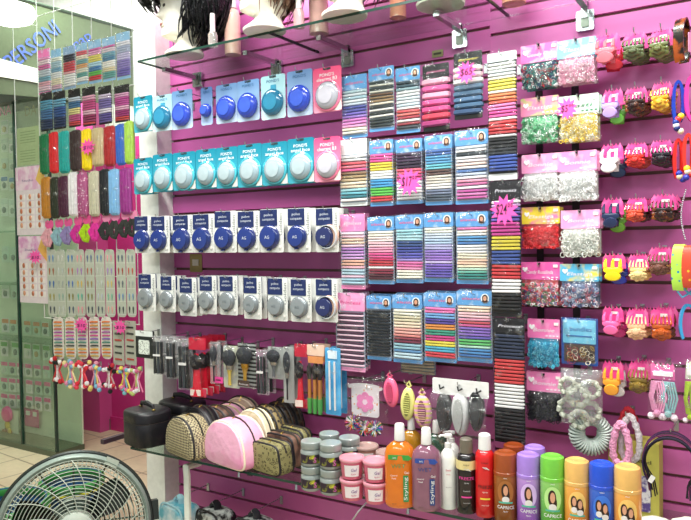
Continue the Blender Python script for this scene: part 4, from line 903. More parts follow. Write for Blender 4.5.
# bag of oval hair brushes
def ovalbrush(x0, x1, y0, y1, c1, bc, label):
    p, w, h = slot(x0, y0, x1, y1, .15); t = thing('oval_hair_brush', label, 'hair brush', p, R.uniform(-.15, .15))
    pts = []
    for i in range(26): a = 2*PI*i/26; pts.append((w*.47*math.sin(a)*(1-.12*math.cos(a)), h*.5-h*.5*math.cos(a)))
    b = MB(); b.puffy(pts, .03, 7, .2, 2.5, .004); b.build('brush_back', mat(c1, .25, coat=.4), t)
    b = MB(); q = [(x*.5, h*.48+(z-h*.5)*.74) for x, z in pts]; b.prism(q, -.021, -.012); b.build('bristle_pad', mat(bc, .5, kind='voronoi', col2='#9a9c98' if c1 != '#16181a' else '#4a4c50', scale=140, wid=.25), t)
    return t
ovalbrush(436, 453, 392, 434, '#16181a', '#202224', 'black oval hair brush at left in the clear brush bag')
ovalbrush(451, 470, 392, 436, '#dfe2e0', '#b8bcb8', 'white oval hair brush in the middle of the clear brush bag')
ovalbrush(468, 485, 390, 432, '#16181a', '#202224', 'black oval hair brush at right in the clear brush bag')
p, w, h = slot(432, 380, 488, 396, .155)
t = thing('brush_bag', 'clear plastic bag with white header card holding three oval hair brushes', 'bag', p)
MB().plate(w, h, 0, .003, .004).build('header_card', mat('#e6e8e4', .5, bump=.2, bscale=30), t)
for x in (-.33, .0, .33):
    b = MB(); b.tube([(x*w-.006, -.004, h*.6), (x*w-.002, -.008, h*.35), (x*w+.01, -.006, h*.5)], .0028, 6); b.build('hook_tab', BLACK, t)
b = MB(); hb = .22; b.sheet(lambda u, v: ((u-.5)*w*1.02, -.03*(1-(2*v-1)**4)-.008*noise.noise(Vector((u*6, v*5, 9))), -hb*.82+v*hb*.86), 12, 12); b.build('clear_pouch', film(fac=.03, bump=1.0, bscale=30, rough=.10, white=.03, streak=.5, edge=.3), t)
hook(p.x, p.z+h*.7, 0, .155, 'hook holding the clear bag of oval hair brushes')
# slender dark uprights between the bags on the wall
for i, px in enumerate((540, 576)):
    a_, b2 = W(px, 45, .003), W(px, 400, .003)
    o = MB().box((0, 0, 0), (.02, .004, a_.z-b2.z)).build('trim_%d' % (5+i), mat('#2a1a24', .5), None, ((a_.x+b2.x)/2, -.0025, (a_.z+b2.z)/2), smooth=False); structure(o)
# ---------------------------------------------------------------- top glass shelves with heads
ST = 2.18
def shelf(label, x0, x1, z, dep, gap=.0):
    t = thing('glass_shelf', label, 'shelf', (x0, 0, z))
    MB().box(((x1-x0)/2, -dep/2-.002, .004), (x1-x0, dep, .007)).build('glass_plate', GLASS, t, smooth=False)
    b = MB(); b.box(((x1-x0)/2, -dep-.0028, .004), (x1-x0, .0016, .008)); b.box((-.0008, -dep/2-.002, .004), (.0016, dep, .008)); b.box((x1-x0+.0008, -dep/2-.002, .004), (.0016, dep, .008)); b.build('polished_edge', GLASSEDGE, t, smooth=False)
    return t
TD_ = .285
shelf('clear top glass shelf at left carrying two mannequin heads', -2.02, -1.402, ST, TD_)
shelf('clear top glass shelf in the middle, right of the wig shelf', -1.396, -.70, ST, TD_)
shelf('clear top glass shelf at right reaching past the picture edge', -.694, .35, ST, TD_)
def bracket(px, py, label):
    c = W(px, py, .0); t = thing('shelf_bracket', label, 'bracket', c, 0, 'chrome shelf brackets')
    MB().plate(.050, .058, -.012, 0, .006, 0, -.03).build('bracket_plate', CHROME, t); MB().plate(.022, .040, -.016, -.0122, .004, 0, -.021).build('recess', mat('#94988e', .3, .6), t)
    b = MB(); b.box((0, -.10, ST-c.z-.010), (.018, .18, .016)); b.box((0, -.013, (ST-c.z-.01)/2+.01), (.018, .014, abs(ST-c.z)+.0)); b.build('arm', mat('#b8b4b8', .2, .9), t)
for q, (x, y, s) in enumerate(((199, 80, 'chrome bracket under left top shelf, nearest the white pillar'), (278, 69, 'chrome bracket under left top shelf, near its right end'), (349, 59, 'chrome bracket under middle top shelf, near its left end'), (461, 39, 'chrome bracket under middle top shelf, near its right end'), (586, 21, 'chrome bracket under right top shelf, above the claw clips'))): bracket(x, y, s)
SKIN = mat('#e9e6d6', .35, coat=.2)
def head(label, px, py, yaw, s=1., lips='#c88078'):
    c = Z(px, py, ST+.0078); t = thing('mannequin_head', label, 'mannequin head', c, yaw, 'mannequin heads on the top shelf'); t.scale = (s, s, s)
    # sections: z, front(-y), back, half width, front offset sharpening
    sec = [(0, .070, .074, .076, 0), (.008, .072, .076, .078, 0), (.015, .062, .070, .066, 0), (.024, .048, .066, .052, 0), (.034, .036, .062, .045, 0), (.044, .030, .060, .043, 0), (.052, .034, .062, .045, 0), (.058, .070, .064, .05, 0),
           (.145, .092, .066, .054, 0), (.160, .093, .072, .060, 0), (.172, .090, .078, .064, 0), (.178, .096, .082, .066, .3), (.184, .092, .084, .068, 0), (.190, .097, .086, .069, .3), (.198, .091, .088, .070, 0), (.206, .096, .090, .071, .6), (.214, .112, .092, .072, 1.), (.224, .108, .094, .073, 1.), (.240, .099, .097, .074, .8), (.252, .091, .099, .075, .4),
           (.266, .096, .100, .076, 0), (.285, .098, .100, .077, 0), (.31, .092, .096, .074, 0), (.335, .076, .082, .062, 0), (.352, .052, .058, .045, 0), (.362, .02, .025, .018, 0)]
    N = 32; vs = []; fs = []
    sec = [(z-(.078 if z > .14 else 0), f*.96, b_*.96, w*.96, sh) for z, f, b_, w, sh in sec]
    for z, f, b_, w, sh in sec:
        for k in range(N):
            a = 2*PI*k/N; cx, cy = math.sin(a), -math.cos(a)
            y = cy*(f if cy < 0 else b_)
            if sh and cy < 0:
                base = .091; y = cy*(base+(f-base)*max(0, 1-abs(math.sin(a))*3.6)*1.0)
            vs.append((cx*w, y+(.012 if z > .055 else 0), z))
    for i in range(len(sec)-1):
        for k in range(N): fs.append((i*N+k, i*N+(k+1) % N, (i+1)*N+(k+1) % N, (i+1)*N+k))
    fs += [tuple(range(N-1, -1, -1)), tuple((len(sec)-1)*N+k for k in range(N))]
    b = MB(); b.add(vs, fs); b.build('head', SKIN, t)
    b = MB(); b.ball((0, -.0785, .1085), .012, 10, 1.3, .35, .55); b.build('lips', mat(lips, .4), t)
    for s_ in (-1, 1):
        b = MB(); b.ball((s_*.028, -.067, .168), .011, 10, 1.25, .6, .6); b.build('eye', mat('#3a3430', .3), t)
        b = MB(); b.puffy([(s_*0+.012*math.cos(a*PI/6), 0.157+.022*math.sin(a*PI/6)) for a in range(12)], .008, 3, .2, 2); o = b.build('ear', SKIN, t, (s_*.073, .01, 0), rot=(0, 0, s_*1.3))
    return t, c
def wig(label, hd, yaw, col, col2, rad=(.125, .14, .12), cz=.285, length=.10, n=420, curl=.3, open_front=.55, s=1., seed=1, back_drop=.1):
    c = hd; t = thing('wig', label, 'wig', c, yaw); t.scale = (s, s, s); rnd = random.Random(seed)
    b = MB(); N = 24; M = 14; vs = []; fs = []
    for j in range(M+1):
        ph = PI*.5*(1-j/M*1.55)
        for k in range(N):
            a = 2*PI*k/N; v = Vector((math.cos(ph)*math.sin(a), -math.cos(ph)*math.cos(a), math.sin(ph)))
            front = max(0, math.cos(a)); v = v*(1+.12*noise.noise(v*4+Vector((seed, 0, 0))))
            z = v.z
            if front > .25 and z < .05: z = .05+(.05-z)*.1
            kk = .82 if z < .1 and front > .2 else 1
            vs.append((v.x*rad[0]*.92, v.y*rad[1]*.92*kk+.012, cz+z*rad[2]*.95))
    for j in range(M):
        for k in range(N): fs.append((j*N+k, (j+1)*N+k, (j+1)*N+(k+1) % N, j*N+(k+1) % N))
    b.add(vs, fs); hm = mat(col, .45, kind='noise', col2=col2, scale=50, bump=.8, bscale=120); b.build('cap', hm, t)
    b = MB()
    for i in range(n):
        a = rnd.uniform(-PI, PI); el = rnd.uniform(-.75, 1.45); front = math.cos(a)
        if front > .1 and el < (.12 if seed == 2 else .38): continue
        v = Vector((math.cos(el)*math.sin(a), -math.cos(el)*math.cos(a), math.sin(el)))
        p0 = Vector((v.x*rad[0]*.9, v.y*rad[1]*.9+.012, cz+v.z*rad[2]*.9))
        dn = Vector((v.x*.35, v.y*.35-(.25 if front > 0 else -.1), -1)); dn = (dn-v*dn.dot(v)).normalized(); side = v.cross(dn)
        L = length*rnd.uniform(.5, 1.1)*(1.0 if front < .1 else .42); ph = rnd.uniform(0, 6)
        pts = []
        for q in range(6):
            u = q/5; pts.append(p0+dn*L*u+v*(.012+.02*math.sin(u*PI)-.02*u)+side*curl*L*(.35 if front < .1 else .12)*math.sin(ph+u*3.5)+Vector((0, 0, -.02*u*u)))
        b.tube(pts, [.006, .0075, .007, .006, .004, .001], 5, flat=.5)
    b.build('hair_locks', hm, t)
    return t
h1, c1_ = head('white mannequin head in left profile under the large black wig', 184, 56, -.72)
wig('large fluffy black wig on the leftmost mannequin head', c1_, -.72, '#07080a', '#14171a', rad=(.14, .165, .155), cz=.198, length=.095, n=1300, seed=2)
h2, c2_ = head('white mannequin head in profile under the short brown wig', 264, 32, -.85)
wig('short brown wig with flicked ends on the second mannequin head', c2_, -.85, '#4a362a', '#8a6c58', rad=(.105, .122, .115), cz=.205, length=.13, n=420, seed=5)
h3, c3_ = head('white mannequin head with dark hair, third from the left', 344, 17, -.9)
wig('dark wig mostly above the picture on the third mannequin head', c3_, -.9, '#1c1814', '#2c2620', rad=(.115, .135, .125), cz=.225, length=.15, n=360, seed=8)
h4, c4_ = head('white mannequin neck and base, rightmost on the middle top shelf', 440, 6, -.6)
# small bottles on the top shelf
def face_cam(p):      # rotation about z that turns the local front (-y) to the aisle
    return math.atan2(0-p.x, p.y+D)
def small_bottle(label, px, py, z, r, h, cm, cap, captop=.35, name='nail_polish_bottle', cat='bottle', lab=None):
    p = Z(px, py, z); t = thing(name, label, cat, p, face_cam(p)); hb = h*(1-captop)
    MB().lathe([(0, 0), (r, 0), (r, hb*.82), (r*.8, hb*.95), (r*.4, hb), (0, hb)], 18).build('bottle', cm, t)
    MB().lathe([(0, hb), (r*.55, hb), (r*.5, h), (r*.4, h), (0, h)], 14).build('cap', cap, t)
    if lab: text(lab, h*.09, mat('#303238', .5), t, (0, -.0005, hb*.4), cyl=r+.0006)
    return t
ZT = ST+.0082
LIQ = lambda c, t=.5: mat(c, .1, trans=t, coat=.3)
small_bottle('tiny clear nail polish bottle with white cap beside the black wig head', 213, 47, ZT, .017, .115, LIQ('#d8d8d0', .7), WHITE, .55)
small_bottle('tall peach spray bottle left of the brown wig head', 233, 55, ZT, .030, .21, mat('#f6c8b8', .15, trans=.15, coat=.4), WHITE, .2, 'spray_bottle')
small_bottle('slim white capped bottle right of the brown wig', 299, 28, ZT, .018, .12, LIQ('#f4d0d0', .5), WHITE, .5)
small_bottle('peach spray bottle left of the third mannequin head', 319, 34, ZT, .032, .20, mat('#f8ccc0', .15, trans=.15, coat=.4), WHITE, .2, 'spray_bottle')
small_bottle('peach candle jar with dark label between third and fourth heads', 398, 18, ZT, .026, .10, LIQ('#f0a888', .4), CHROME, .2, 'jar', 'jar', lab='P')
small_bottle('peach jar with bright base above the clear wrapped packs', 514, 4, ZT, .035, .09, LIQ('#f0b088', .4), WHITE, .2, 'jar', 'jar')
# ---------------------------------------------------------------- bottom glass shelf
SB = .735; SZ = SB+.0078
xe = W(345, 400, .1).x
LD = .33
xl = Z(126.3, 448.5, SZ).x
shelf('lower glass shelf at left carrying the cosmetic bags', xl, -1.255, SB, LD)
shelf('lower glass shelf at right carrying tubs and bottles', -1.248, .30, SB, LD)
def clip(px, py, label):
    p = Z(px, py, SB-.002); t = thing('shelf_pin', label, 'shelf pin', Vector((p.x, -LD+.03, SB-.0095)), 0, 'little chrome pins under the lower shelf')
    MB().lathe([(0, -.022), (.006, -.02), (.004, -.004), (.012, .0), (0, .0)], 10).build('pin', CHROME, t)
    MB().tube([(0, 0, -.008), (0, .02, -.010), (0, .04, -.001)], .003, 6).build('prong', CHROME, t)
clip(236, 470, 'chrome pin under the lower shelf below the pink bag'); clip(290, 484, 'chrome pin under the lower shelf below the olive pouch'); clip(400, 510, 'chrome pin under the lower shelf below the orange gel')
# brackets holding lower shelf
for q, (px, s) in enumerate(((140, 'dark bracket under the lower shelf by the white pillar'), (300, 'dark bracket under lower shelf behind the jars'), (520, 'dark bracket under lower shelf behind spray cans'))):
    x = W(px, 440, 0).x+(.12 if q == 0 else 0); t = thing('lower_shelf_bracket', s, 'bracket', (x, 0, SB))
    MB().box((0, -.15, -.012), (.02, .29, .018)).build('arm', mat('#3a2c34', .4), t); MB().box((0, -.004, -.04), (.03, .008, .08)).build('plate', mat('#3a2c34', .4), t)
# white metal arm below the shelf
a0, a1, a2 = W(199, 463, .20), W(186, 467, .30), W(203, 540, .30)
t = thing('metal_bar', 'white metal bar bent at the top, standing below the left end of lower shelf', 'metal arm', (0, 0, 0))
lo = Vector((a1.x, a1.y, .0)); b = MB(); b.tube([a0, a0.lerp(a1, .5), a1+Vector((0, 0, -.0)), a1+Vector((.004, 0, -.03)), Vector((a1.x+.004, a1.y, .004))], .013, 8); b.build('bar', mat('#dfe6da', .35), t)
MB().lathe([(0, 0), (.05, 0), (.05, .006), (0, .006)], 16, c=(a1.x+.004, a1.y, 0.0005)).build('foot', mat('#dfe6da', .35), t)
# --- bags
def dome(w, h, top=.62, n=26, sq=2.6, flare=.06):
    pts = []
    for i in range(n):
        a = -PI/2+2*PI*i/n; c, s = math.cos(a), math.sin(a)
        e = 2/sq if s > 0 else 2/5.; zc = .34 if sq < 4 else .5
        x = math.copysign(abs(c)**e, c)*w/2; z = h*(zc+(1-zc if s > 0 else zc)*math.copysign(abs(s)**e, s))
        pts.append((x*(1-(z/h)*flare*2), z))
    return pts
def cosmetic_bag(label, px, py, wpx, hpx, depth, m, pm_, yaw=0., zz=None, d=None, group='cosmetic bags on the lower shelf', zip_=True, sq=2.3, flare=.05, strap=None, name='cosmetic_bag', hard=False, piping=True):
    p = Z(px, py, SZ+.001)
    if d is not None: d += .018; p = Vector((W(px, py, d).x, -d, SZ+.001))
    dist = (Vector((p.x, p.y, p.z))-Vector((0, -D, H))).dot(CF); k = dist/F
    w = wpx*k*(1.2 if sq < 4 else 1.16); h = hpx*k*(.93 if sq < 4 else .86)
    t = thing(name, label, 'bag', p, yaw, group); pts = dome(w, h, sq=sq, flare=flare)
    b = MB(); b.puffy(pts, depth, 9, .10 if not hard else .05, 3.5); b.build('body', m, t)
    if piping:
        for s in (-1, 1):
            b = MB(); cz = sum(q[1] for q in pts)/len(pts); b.tube([((x)*.945, s*depth*.42, cz+(z-cz)*.945) for x, z in pts], .0038, 6, True); b.build('piping', pm_, t)
    if zip_:
        b = MB(); zp = [q for q in pts if q[1] > h*.45]; zp.sort(key=lambda q: q[0]); b.tube([(x*1.004, 0, z*1.004) for x, z in zp], .005, 5, flat=.6); b.build('zipper', mat('#2a241c', .5), t)
        b = MB(); b.tube([(0, 0, h+.002), (.004, -.012, h+.001), (.006, -.022, h-.012)], .0028, 5); b.build('zip_pull', mat('#b09850', .3, .8), t)
    return t, w, h, p
MONO = mat('#bdb28a', .6, kind='check', col2='#5a5040', scale=150, bump=.2, bscale=80); LEO = mat('#8c7a4c', .6, kind='voronoi', col2='#241c14', scale=70, wid=.35)
OLIVE = mat('#8c8658', .6, kind='rings', col2='#4a4428', scale=85, wid=.32, bump=.15, bscale=60); BROWN = mat('#4a342a', .5, kind='noise', col2='#7c5c4c', scale=26)
PINKS = mat('#f2b4d0', .45, kind='noise', col2='#e696bc', scale=14, wid=.6, bump=.5, bscale=16); CREAM = mat('#d8cdb0', .6, kind='noise', col2='#c8bc98', scale=40)
BLK = mat('#141318', .4, bump=.25, bscale=26); LBL = mat('#16141a', .5)
def case(label, px, py, w, h, dep, yaw, lat=True, d=None):
    p = Vector((W(px, py, d).x, -d, SZ+.001)); t = thing('vanity_case', label, 'bag', p, yaw, 'black vanity cases')
    b = MB(); o = rrect(w, dep, .05, 0, -dep/2, 5); n = len(o)
    def ring(z, k=1.): return [(x*k, zz*k, z) for x, zz in o]
    def stack(lv):
        vs = []; fs = []
        for z, k in lv: vs += ring(z, k)
        for i in range(len(lv)-1):
            for q in range(n): fs.append((i*n+q, i*n+(q+1) % n, (i+1)*n+(q+1) % n, (i+1)*n+q))
        fs += [tuple(range(n-1, -1, -1)), tuple((len(lv)-1)*n+q for q in range(n))]; return vs, fs
    b.add(*stack([(0, .96), (.006, 1.), (h*.66, 1.0), (h*.68, .985)])); b.build('body', BLK, t)
    b = MB(); b.add(*stack([(h*.695, .99), (h*.71, 1.01), (h*.93, 1.0), (h*.975, .97), (h, .9), (h*1.005, .5)])); b.build('lid', BLK, t)
    b = MB(); b.add(*stack([(h*.68, 1.008), (h*.695, 1.008)])); b.build('zipper', mat('#3a3230', .4), t)
    b = MB(); b.tube([(-w*.3, 0, h), (-w*.26, 0, h+.018), (0, 0, h+.022), (w*.26, 0, h+.016), (w*.3, 0, h)], [.005, .008, .011, .008, .005], 8, flat=.8); b.build('handle', LBL, t)
    for s in (-1, 1):
        b = MB(); b.ball((s*w*.3, 0, h+.004), .008, 8, 1, 1, .6); b.build('brass_stud', mat('#b8a060', .25, .9), t)
    return t
case('black vanity case with handle, leftmost on the lower shelf', 148, 440, .17, .128, .15, -.25, d=.255)
case('black vanity case with brass studs behind the monogram bag', 183, 430, .19, .128, .14, -.1, d=.085)
cosmetic_bag('black domed bag just behind the tan monogram bag', 203, 452, 46, 43, .06, BLK, LBL, -.25, d=.17)
cosmetic_bag('tan monogram bag with diamond pattern on the lower shelf', 190, 462, 48, 44, .09, MONO, LBL, -.25, d=.28)
cosmetic_bag('brown domed bag half hidden behind the large pink bag', 219, 452, 42, 42, .05, BROWN, LBL, -.1, d=.13)
cosmetic_bag('pale pink domed bag peeping above the brown bag', 232, 448, 42, 42, .05, PINKS, mat('#dcc8a0', .5), .0, d=.08)
cosmetic_bag('taupe domed bag touching the wall above the pink bag', 243, 446, 42, 46, .04, mat('#9a8474', .5, var=.2), mat('#b8a890', .5), .0, d=.03)
cosmetic_bag('large satin pink domed bag with cream piping, front of the shelf', 236, 470, 57, 50, .11, PINKS, mat('#f6ead0', .5), -.2, d=.27)
cosmetic_bag('cream domed bag directly behind the large pink bag', 256, 468, 46, 52, .045, CREAM, mat('#eeeacc', .5), -.2, d=.175)
cosmetic_bag('leopard spotted domed bag behind the cream bag', 268, 464, 44, 52, .045, LEO, LBL, -.2, d=.125)
cosmetic_bag('dark brown leopard domed bag third behind the pink bag', 279, 460, 42, 52, .04, mat('#4c3c28', .5, kind='voronoi', col2='#16100c', scale=70, wid=.4), LBL, -.2, d=.08)
cosmetic_bag('very dark shiny domed bag touching the wall above the olive pouches', 287, 456, 42, 54, .035, mat('#2a2018', .3, kind='noise', col2='#5c4c34', scale=50, wid=.6), LBL, -.2, d=.04)
cosmetic_bag('olive ring patterned zip pouch at the shelf front', 272, 482, 42, 36, .07, OLIVE, LBL, -.15, d=.275, sq=5.5, flare=.10, name='zip_pouch')
cosmetic_bag('brown zip pouch directly behind the olive pouch', 284, 478, 42, 37, .05, BROWN, LBL, -.15, d=.195, sq=5.5, flare=.10, name='zip_pouch')
cosmetic_bag('pale olive zip pouch at the back behind the brown pouch', 294, 474, 42, 38, .05, OLIVE, LBL, -.15, d=.13, sq=5.5, flare=.10, name='zip_pouch')
# --- jars and tubs
def jar(label, px, py, wpx, hpx, z, up=None):
    p = Z(px, py, z) if up is None else up+Vector((0, 0, 0)); dist = (p-Vector((0, -D, H))).dot(CF); k = dist/F; r = wpx*k/2; h = hpx*k
    t = thing('gel_jar', label, 'jar', p, face_cam(p), 'clear gel jars')
    b = MB(); b.lathe([(0, 0), (r*.85, 0), (r*.98, h*.05), (r, h*.1), (r, h*.58), (r*.9, h*.66), (r*.84, h*.68), (0, h*.68)], 26); b.build('jar_body', mat('#a9b4b0', .12, trans=.35, coat=.5), t)
    b = MB(); b.lathe([(0, h*.69), (r*.92, h*.69), (r*.97, h*.72), (r*.97, h*.95), (r*.9, h*.985), (r*.4, h*.99), (0, h*.985)], 26); b.build('lid', mat('#98a3a0', .25, coat=.4), t)
    b = MB(); b.sheet(lambda u, v: ((r+.0008)*math.sin((u-.5)*2.5), -(r+.0008)*math.cos((u-.5)*2.5), h*(.14+.36*v)), 16, 3); lb = b.build('label', mat('#2c1c2c', .5, kind='noise', col2='#a8b030', scale=46, wid=.6), t)
    text('S', h*.3, mat('#d050b0', .5), lb, (r*.3, -.0, h*.2), cyl=r+.0018); text('Gel', h*.14, mat('#e8e040', .5), lb, (0, -.0, h*.34), cyl=r+.0018)
    return t, p, h
def tub(label, px, py, wpx, hpx, z, c='#f07494', up=None, lidc='#f0a4b4'):
    p = Z(px, py, z) if up is None else up; dist = (p-Vector((0, -D, H))).dot(CF); k = dist/F; r = wpx*k/2; h = hpx*k
    t = thing('gel_tub', label, 'tub', p, face_cam(p)+.12, 'pink gel tubs')
    b = MB(); b.lathe([(0, 0), (r*.80, 0), (r*.84, h*.03), (r*.95, h*.80), (0, h*.80)], 26); b.build('tub_body', mat(c, .15, trans=.25, coat=.5), t)
    b = MB(); b.lathe([(0, h*.81), (r*1.0, h*.81), (r*1.03, h*.84), (r*1.03, h*.93), (r*.98, h*.97), (r*.9, h*.97), (r*.86, h*.93), (0, h*.93)], 28); b.build('lid', mat(lidc, .2, trans=.2, coat=.4), t)
    b = MB(); b.sheet(lambda u, v: ((r*(.87+.08*v)+.0008)*math.sin((u-.62)*1.3), -(r*(.87+.08*v)+.0008)*math.cos((u-.62)*1.3), h*(.16+.54*v)), 10, 3); lb = b.build('label', mat('#f0e8ea', .5), t)
    text('Gel', h*.2, mat('#6a3a8a', .5), lb, (0, 0, h*.42), cyl=r*.93+.002, shear=.2); text('fijador', h*.1, mat('#c04070', .5), lb, (0, 0, h*.26), cyl=r*.91+.002)
    return t, p, h
def stackj(fn, l1, l2, px, py, w, h, **k):
    t, p, hh = fn(l1, px, py, w, h, SZ, **k); return fn(l2, 0, 0, w*1.0, h, 0, up=p+Vector((0, 0, hh+.0006)), **k)
stackj(jar, 'back grey jar in the second file, lower one', 'back grey jar in the second file behind front jars, upper one', 350, 484, 22, 24)
stackj(jar, 'lower jar at the very back beside the wall', 'upper jar at the back near the wall, left of flower bag', 330, 479, 21, 23.5)
stackj(jar, 'lower left clear gel jar with purple label beside olive pouch', 'upper left clear gel jar with purple label beside olive pouch', 312, 488.5, 22, 24.5)
stackj(jar, 'lower right clear gel jar with purple label beside pink tubs', 'upper right clear gel jar with purple label beside pink tubs', 331.5, 492.5, 23, 25.5)
stackj(tub, 'lower clear brownish tub behind the left pink tubs', 'upper clear brownish tub behind the left pink tubs', 367, 484, 24, 20, c='#c89888', lidc='#c8a8a0')
stackj(tub, 'lower brownish tub behind the right pink tubs', 'upper brownish tub between pink tubs and orange gel', 388, 490, 23, 20, c='#c89888', lidc='#c8a8a0')
stackj(tub, 'lower left pink gel tub at the shelf front', 'upper left pink gel tub at the shelf front', 352.5, 497.5, 25, 21)
stackj(tub, 'lower right pink gel tub beside the orange gel bottle', 'upper right pink gel tub beside the orange gel bottle', 376, 501, 25.5, 21.5)
# --- bottles
def onshelf(px, py, d=None):
    if d is None: return Z(px, py, SZ)
    q = W(px, 480, d); return Vector((q.x, -d, SZ))
def sized(p, wpx, ytop):
    rel = p-Vector((0, -D, H)); k = rel.dot(CF)/F
    # height so that the top reaches image row ytop
    lo, hi = .02, .5
    for _ in range(40):
        m = (lo+hi)/2; q = rel+Vector((0, 0, m)); y = 260-F*q.dot(CU)/q.dot(CF)
        if y > ytop: lo = m
        else: hi = m
    return wpx*k/2, lo
def gel(label, px, py, wpx, ytop, c, lc, capw=.34, lett=None, d=None, lc2='#2c8a50'):
    p = onshelf(px, py, d); r, h = sized(p, wpx, ytop); t = thing('gel_bottle', label, 'bottle', p, face_cam(p), 'styling gel bottles'); hc = h*.80
    b = MB(); b.lathe([(0, .0), (r*.85, .0), (r*.97, h*.02), (r, h*.06), (r*.97, h*.38), (r, h*.55), (r*.98, h*.64), (r*.85, h*.72), (r*.55, h*.77), (r*.36, h*.79), (r*.34, hc), (0, hc)], 30, sy=.72); b.build('bottle_body', mat(c, .1, trans=.35, coat=.6), t)
    b = MB(); b.lathe([(0, hc), (r*capw, hc), (r*capw*1.03, hc+.003), (r*capw*.92, h*.985), (r*capw*.8, h), (0, h)], 20); b.build('cap', mat('#eceeea', .3, coat=.3), t)
    if lett:
        yf = -r*.72-.0012
        b = MB(); b.prism([(-r*.75, h*.60), (r*.55, h*.585), (r*.75, h*.615), (r*.55, h*.65), (-r*.75, h*.655)], -.0008, 0); b.build('banner', mat(lc, .4), t, (0, yf+.003, 0))
        text('50%', h*.028, WHITE, t, (-r*.35, yf+.0015, h*.61))
        text('WET', h*.065, mat(lc2, .5), t, (-r*.1, yf, h*.50), aspect=r*.9)
        text('Gel', h*.04, WHITE, t, (r*.42, yf, h*.43)); text('Control', h*.026, WHITE, t, (-r*.4, yf, h*.40)); text('Total', h*.026, WHITE, t, (-r*.4, yf, h*.365))
        MB().plate(r*.34, h*.32, -.0008, 0, .002, r*.36, h*.09).build('side_band', mat(lc2, .4), t, (0, yf+.001, 0))
        text('Styling', r*.30, WHITE, t, (r*.44, yf-.0008, h*.25), rot=(0, -PI/2, 0), aspect=h*.28)
        text('500 ml', h*.02, mat('#5a4030', .5), t, (-r*.4, yf, h*.06))
    return t
gel('golden amber gel bottle standing behind the orange one', 412, 0, 22, 417, '#c89028', '#fff', d=.12)
gel('dark green gel bottle standing behind the purple one', 437, 0, 24, 420, '#1c6048', '#fff', d=.12)
gel('bright orange styling gel bottle with white cap', 400.5, 505, 31, 423.5, '#ff8c1c', '#3c9c40', lett=1, lc2='#2c8a48')
gel('dusky purple styling gel bottle with white cap', 427, 508.5, 30, 427.5, '#a06c84', '#2c4c9c', lett=1, lc2='#24407c')
def can(label, px, wpx, ytop, d, prof, parts, group=None, name='spray_can', cat='bottle'):
    p = onshelf(px, 0, d); r, h = sized(p, wpx, ytop); t = thing(name, label, cat, p, face_cam(p), group); parts(t, r, h); return t
def pump(t, r, h):
    MB().lathe([(0, 0), (r*.95, 0), (r, h*.02), (r, h*.66), (r*.9, h*.73), (r*.5, h*.79), (r*.3, h*.81), (0, h*.81)], 24).build('bottle_body', mat('#eceee8', .3, coat=.3), t)
    MB().lathe([(0, h*.81), (r*.42, h*.81), (r*.42, h*.87), (r*.15, h*.88), (r*.15, h*.94), (0, h*.94)], 16).build('collar', WHITE, t)
    b = MB(); b.puffy(rrect(r*1.0, h*.05, h*.015, 0, h*.94), r*.6, 5, .15, 2.5); b.tube([(-r*.3, 0, h*.965), (-r*.9, 0, h*.965), (-r*1.1, 0, h*.945)], r*.14, 6); b.build('pump_head', WHITE, t)
    text('Sedal', h*.035, mat('#c83050', .5), t, (0, 0, h*.52), cyl=r+.001); text('crema', h*.022, mat('#c83050', .5), t, (0, 0, h*.47), cyl=r+.001); text('reparadora', h*.018, mat('#7a7a80', .5), t, (0, 0, h*.30), cyl=r+.001)
can('white pump bottle behind the front white one', 452, 15, 430, .16, None, pump, 'white pump bottles', 'pump_bottle')
can('white pump bottle with faint pink lettering left of the black can', 448.5, 16, 433, .285, None, pump, 'white pump bottles', 'pump_bottle')
def freeze(body, capc, band, tx, bandw):
    def f(t, r, h):
        MB().lathe([(0, 0), (r*.95, 0), (r, h*.015), (r, h*.72), (r*.94, h*.765), (r*.7, h*.80), (r*.5, h*.81), (0, h*.81)], 28).build('can_body', mat(body, .25, coat=.5), t)
        MB().lathe([(0, h*.81), (r*.66, h*.81), (r*.66, h*.86), (r*.62, h*.985), (r*.5, h), (0, h)], 22).build('cap', capc, t)
        if bandw:
            b = MB(); b.lathe([(r+.0006, h*.60), (r+.0006, h*.72)], 28); b.build('upper_band', mat(band, .4), t)
        c_ = r+.0014; wt = mat(tx, .5)
        text('Luxpor', h*.03, mat('#2a2a2a' if bandw else '#101010', .5), t, (0, 0, h*.665), cyl=c_)
        text('FREEZE', h*.055, mat('#e84a9c' if bandw else '#16100f', .5), t, (0, 0, h*.47 if bandw else h*.36), cyl=c_, aspect=r*1.6)
        text('spray', h*.03, wt, t, (0, 0, h*.42 if bandw else h*.31), cyl=c_); text('Control', h*.028, wt, t, (0, 0, h*.31), cyl=c_) if bandw else None
        MB().sheet(lambda u, v: ((c_)*math.sin((u-.5)*1.), -c_*math.cos((u-.5)*1.), h*(.225+.02*v)), 8, 1).build('oval_mark', mat('#e84a9c' if bandw else '#f0d040', .5), t)
        text('extra hold', h*.022, wt, t, (0, 0, h*.15), cyl=c_)
        b = MB(); b.add([((c_+.0003)*math.sin(a), -(c_+.0003)*math.cos(a), h*z) for a, z in ((-.3, .62), (.15, .62), (.5, .585), (-.0, .60))], [(0, 1, 2, 3)]); b.build('swoosh', WHITE, t)
    return f
can('black hair freeze spray with cream band and grey cap', 466.5, 20, 438, .285, None, freeze('#1a1618', mat('#6c6658', .4), '#e0d090', '#c8c8c8', True))
can('red hair mousse can with white nozzle right of the black spray', 485, 19, 433.5, .285, None, freeze('#d41c20', mat('#eceeec', .3), '#fff', '#f0d8d0', False))
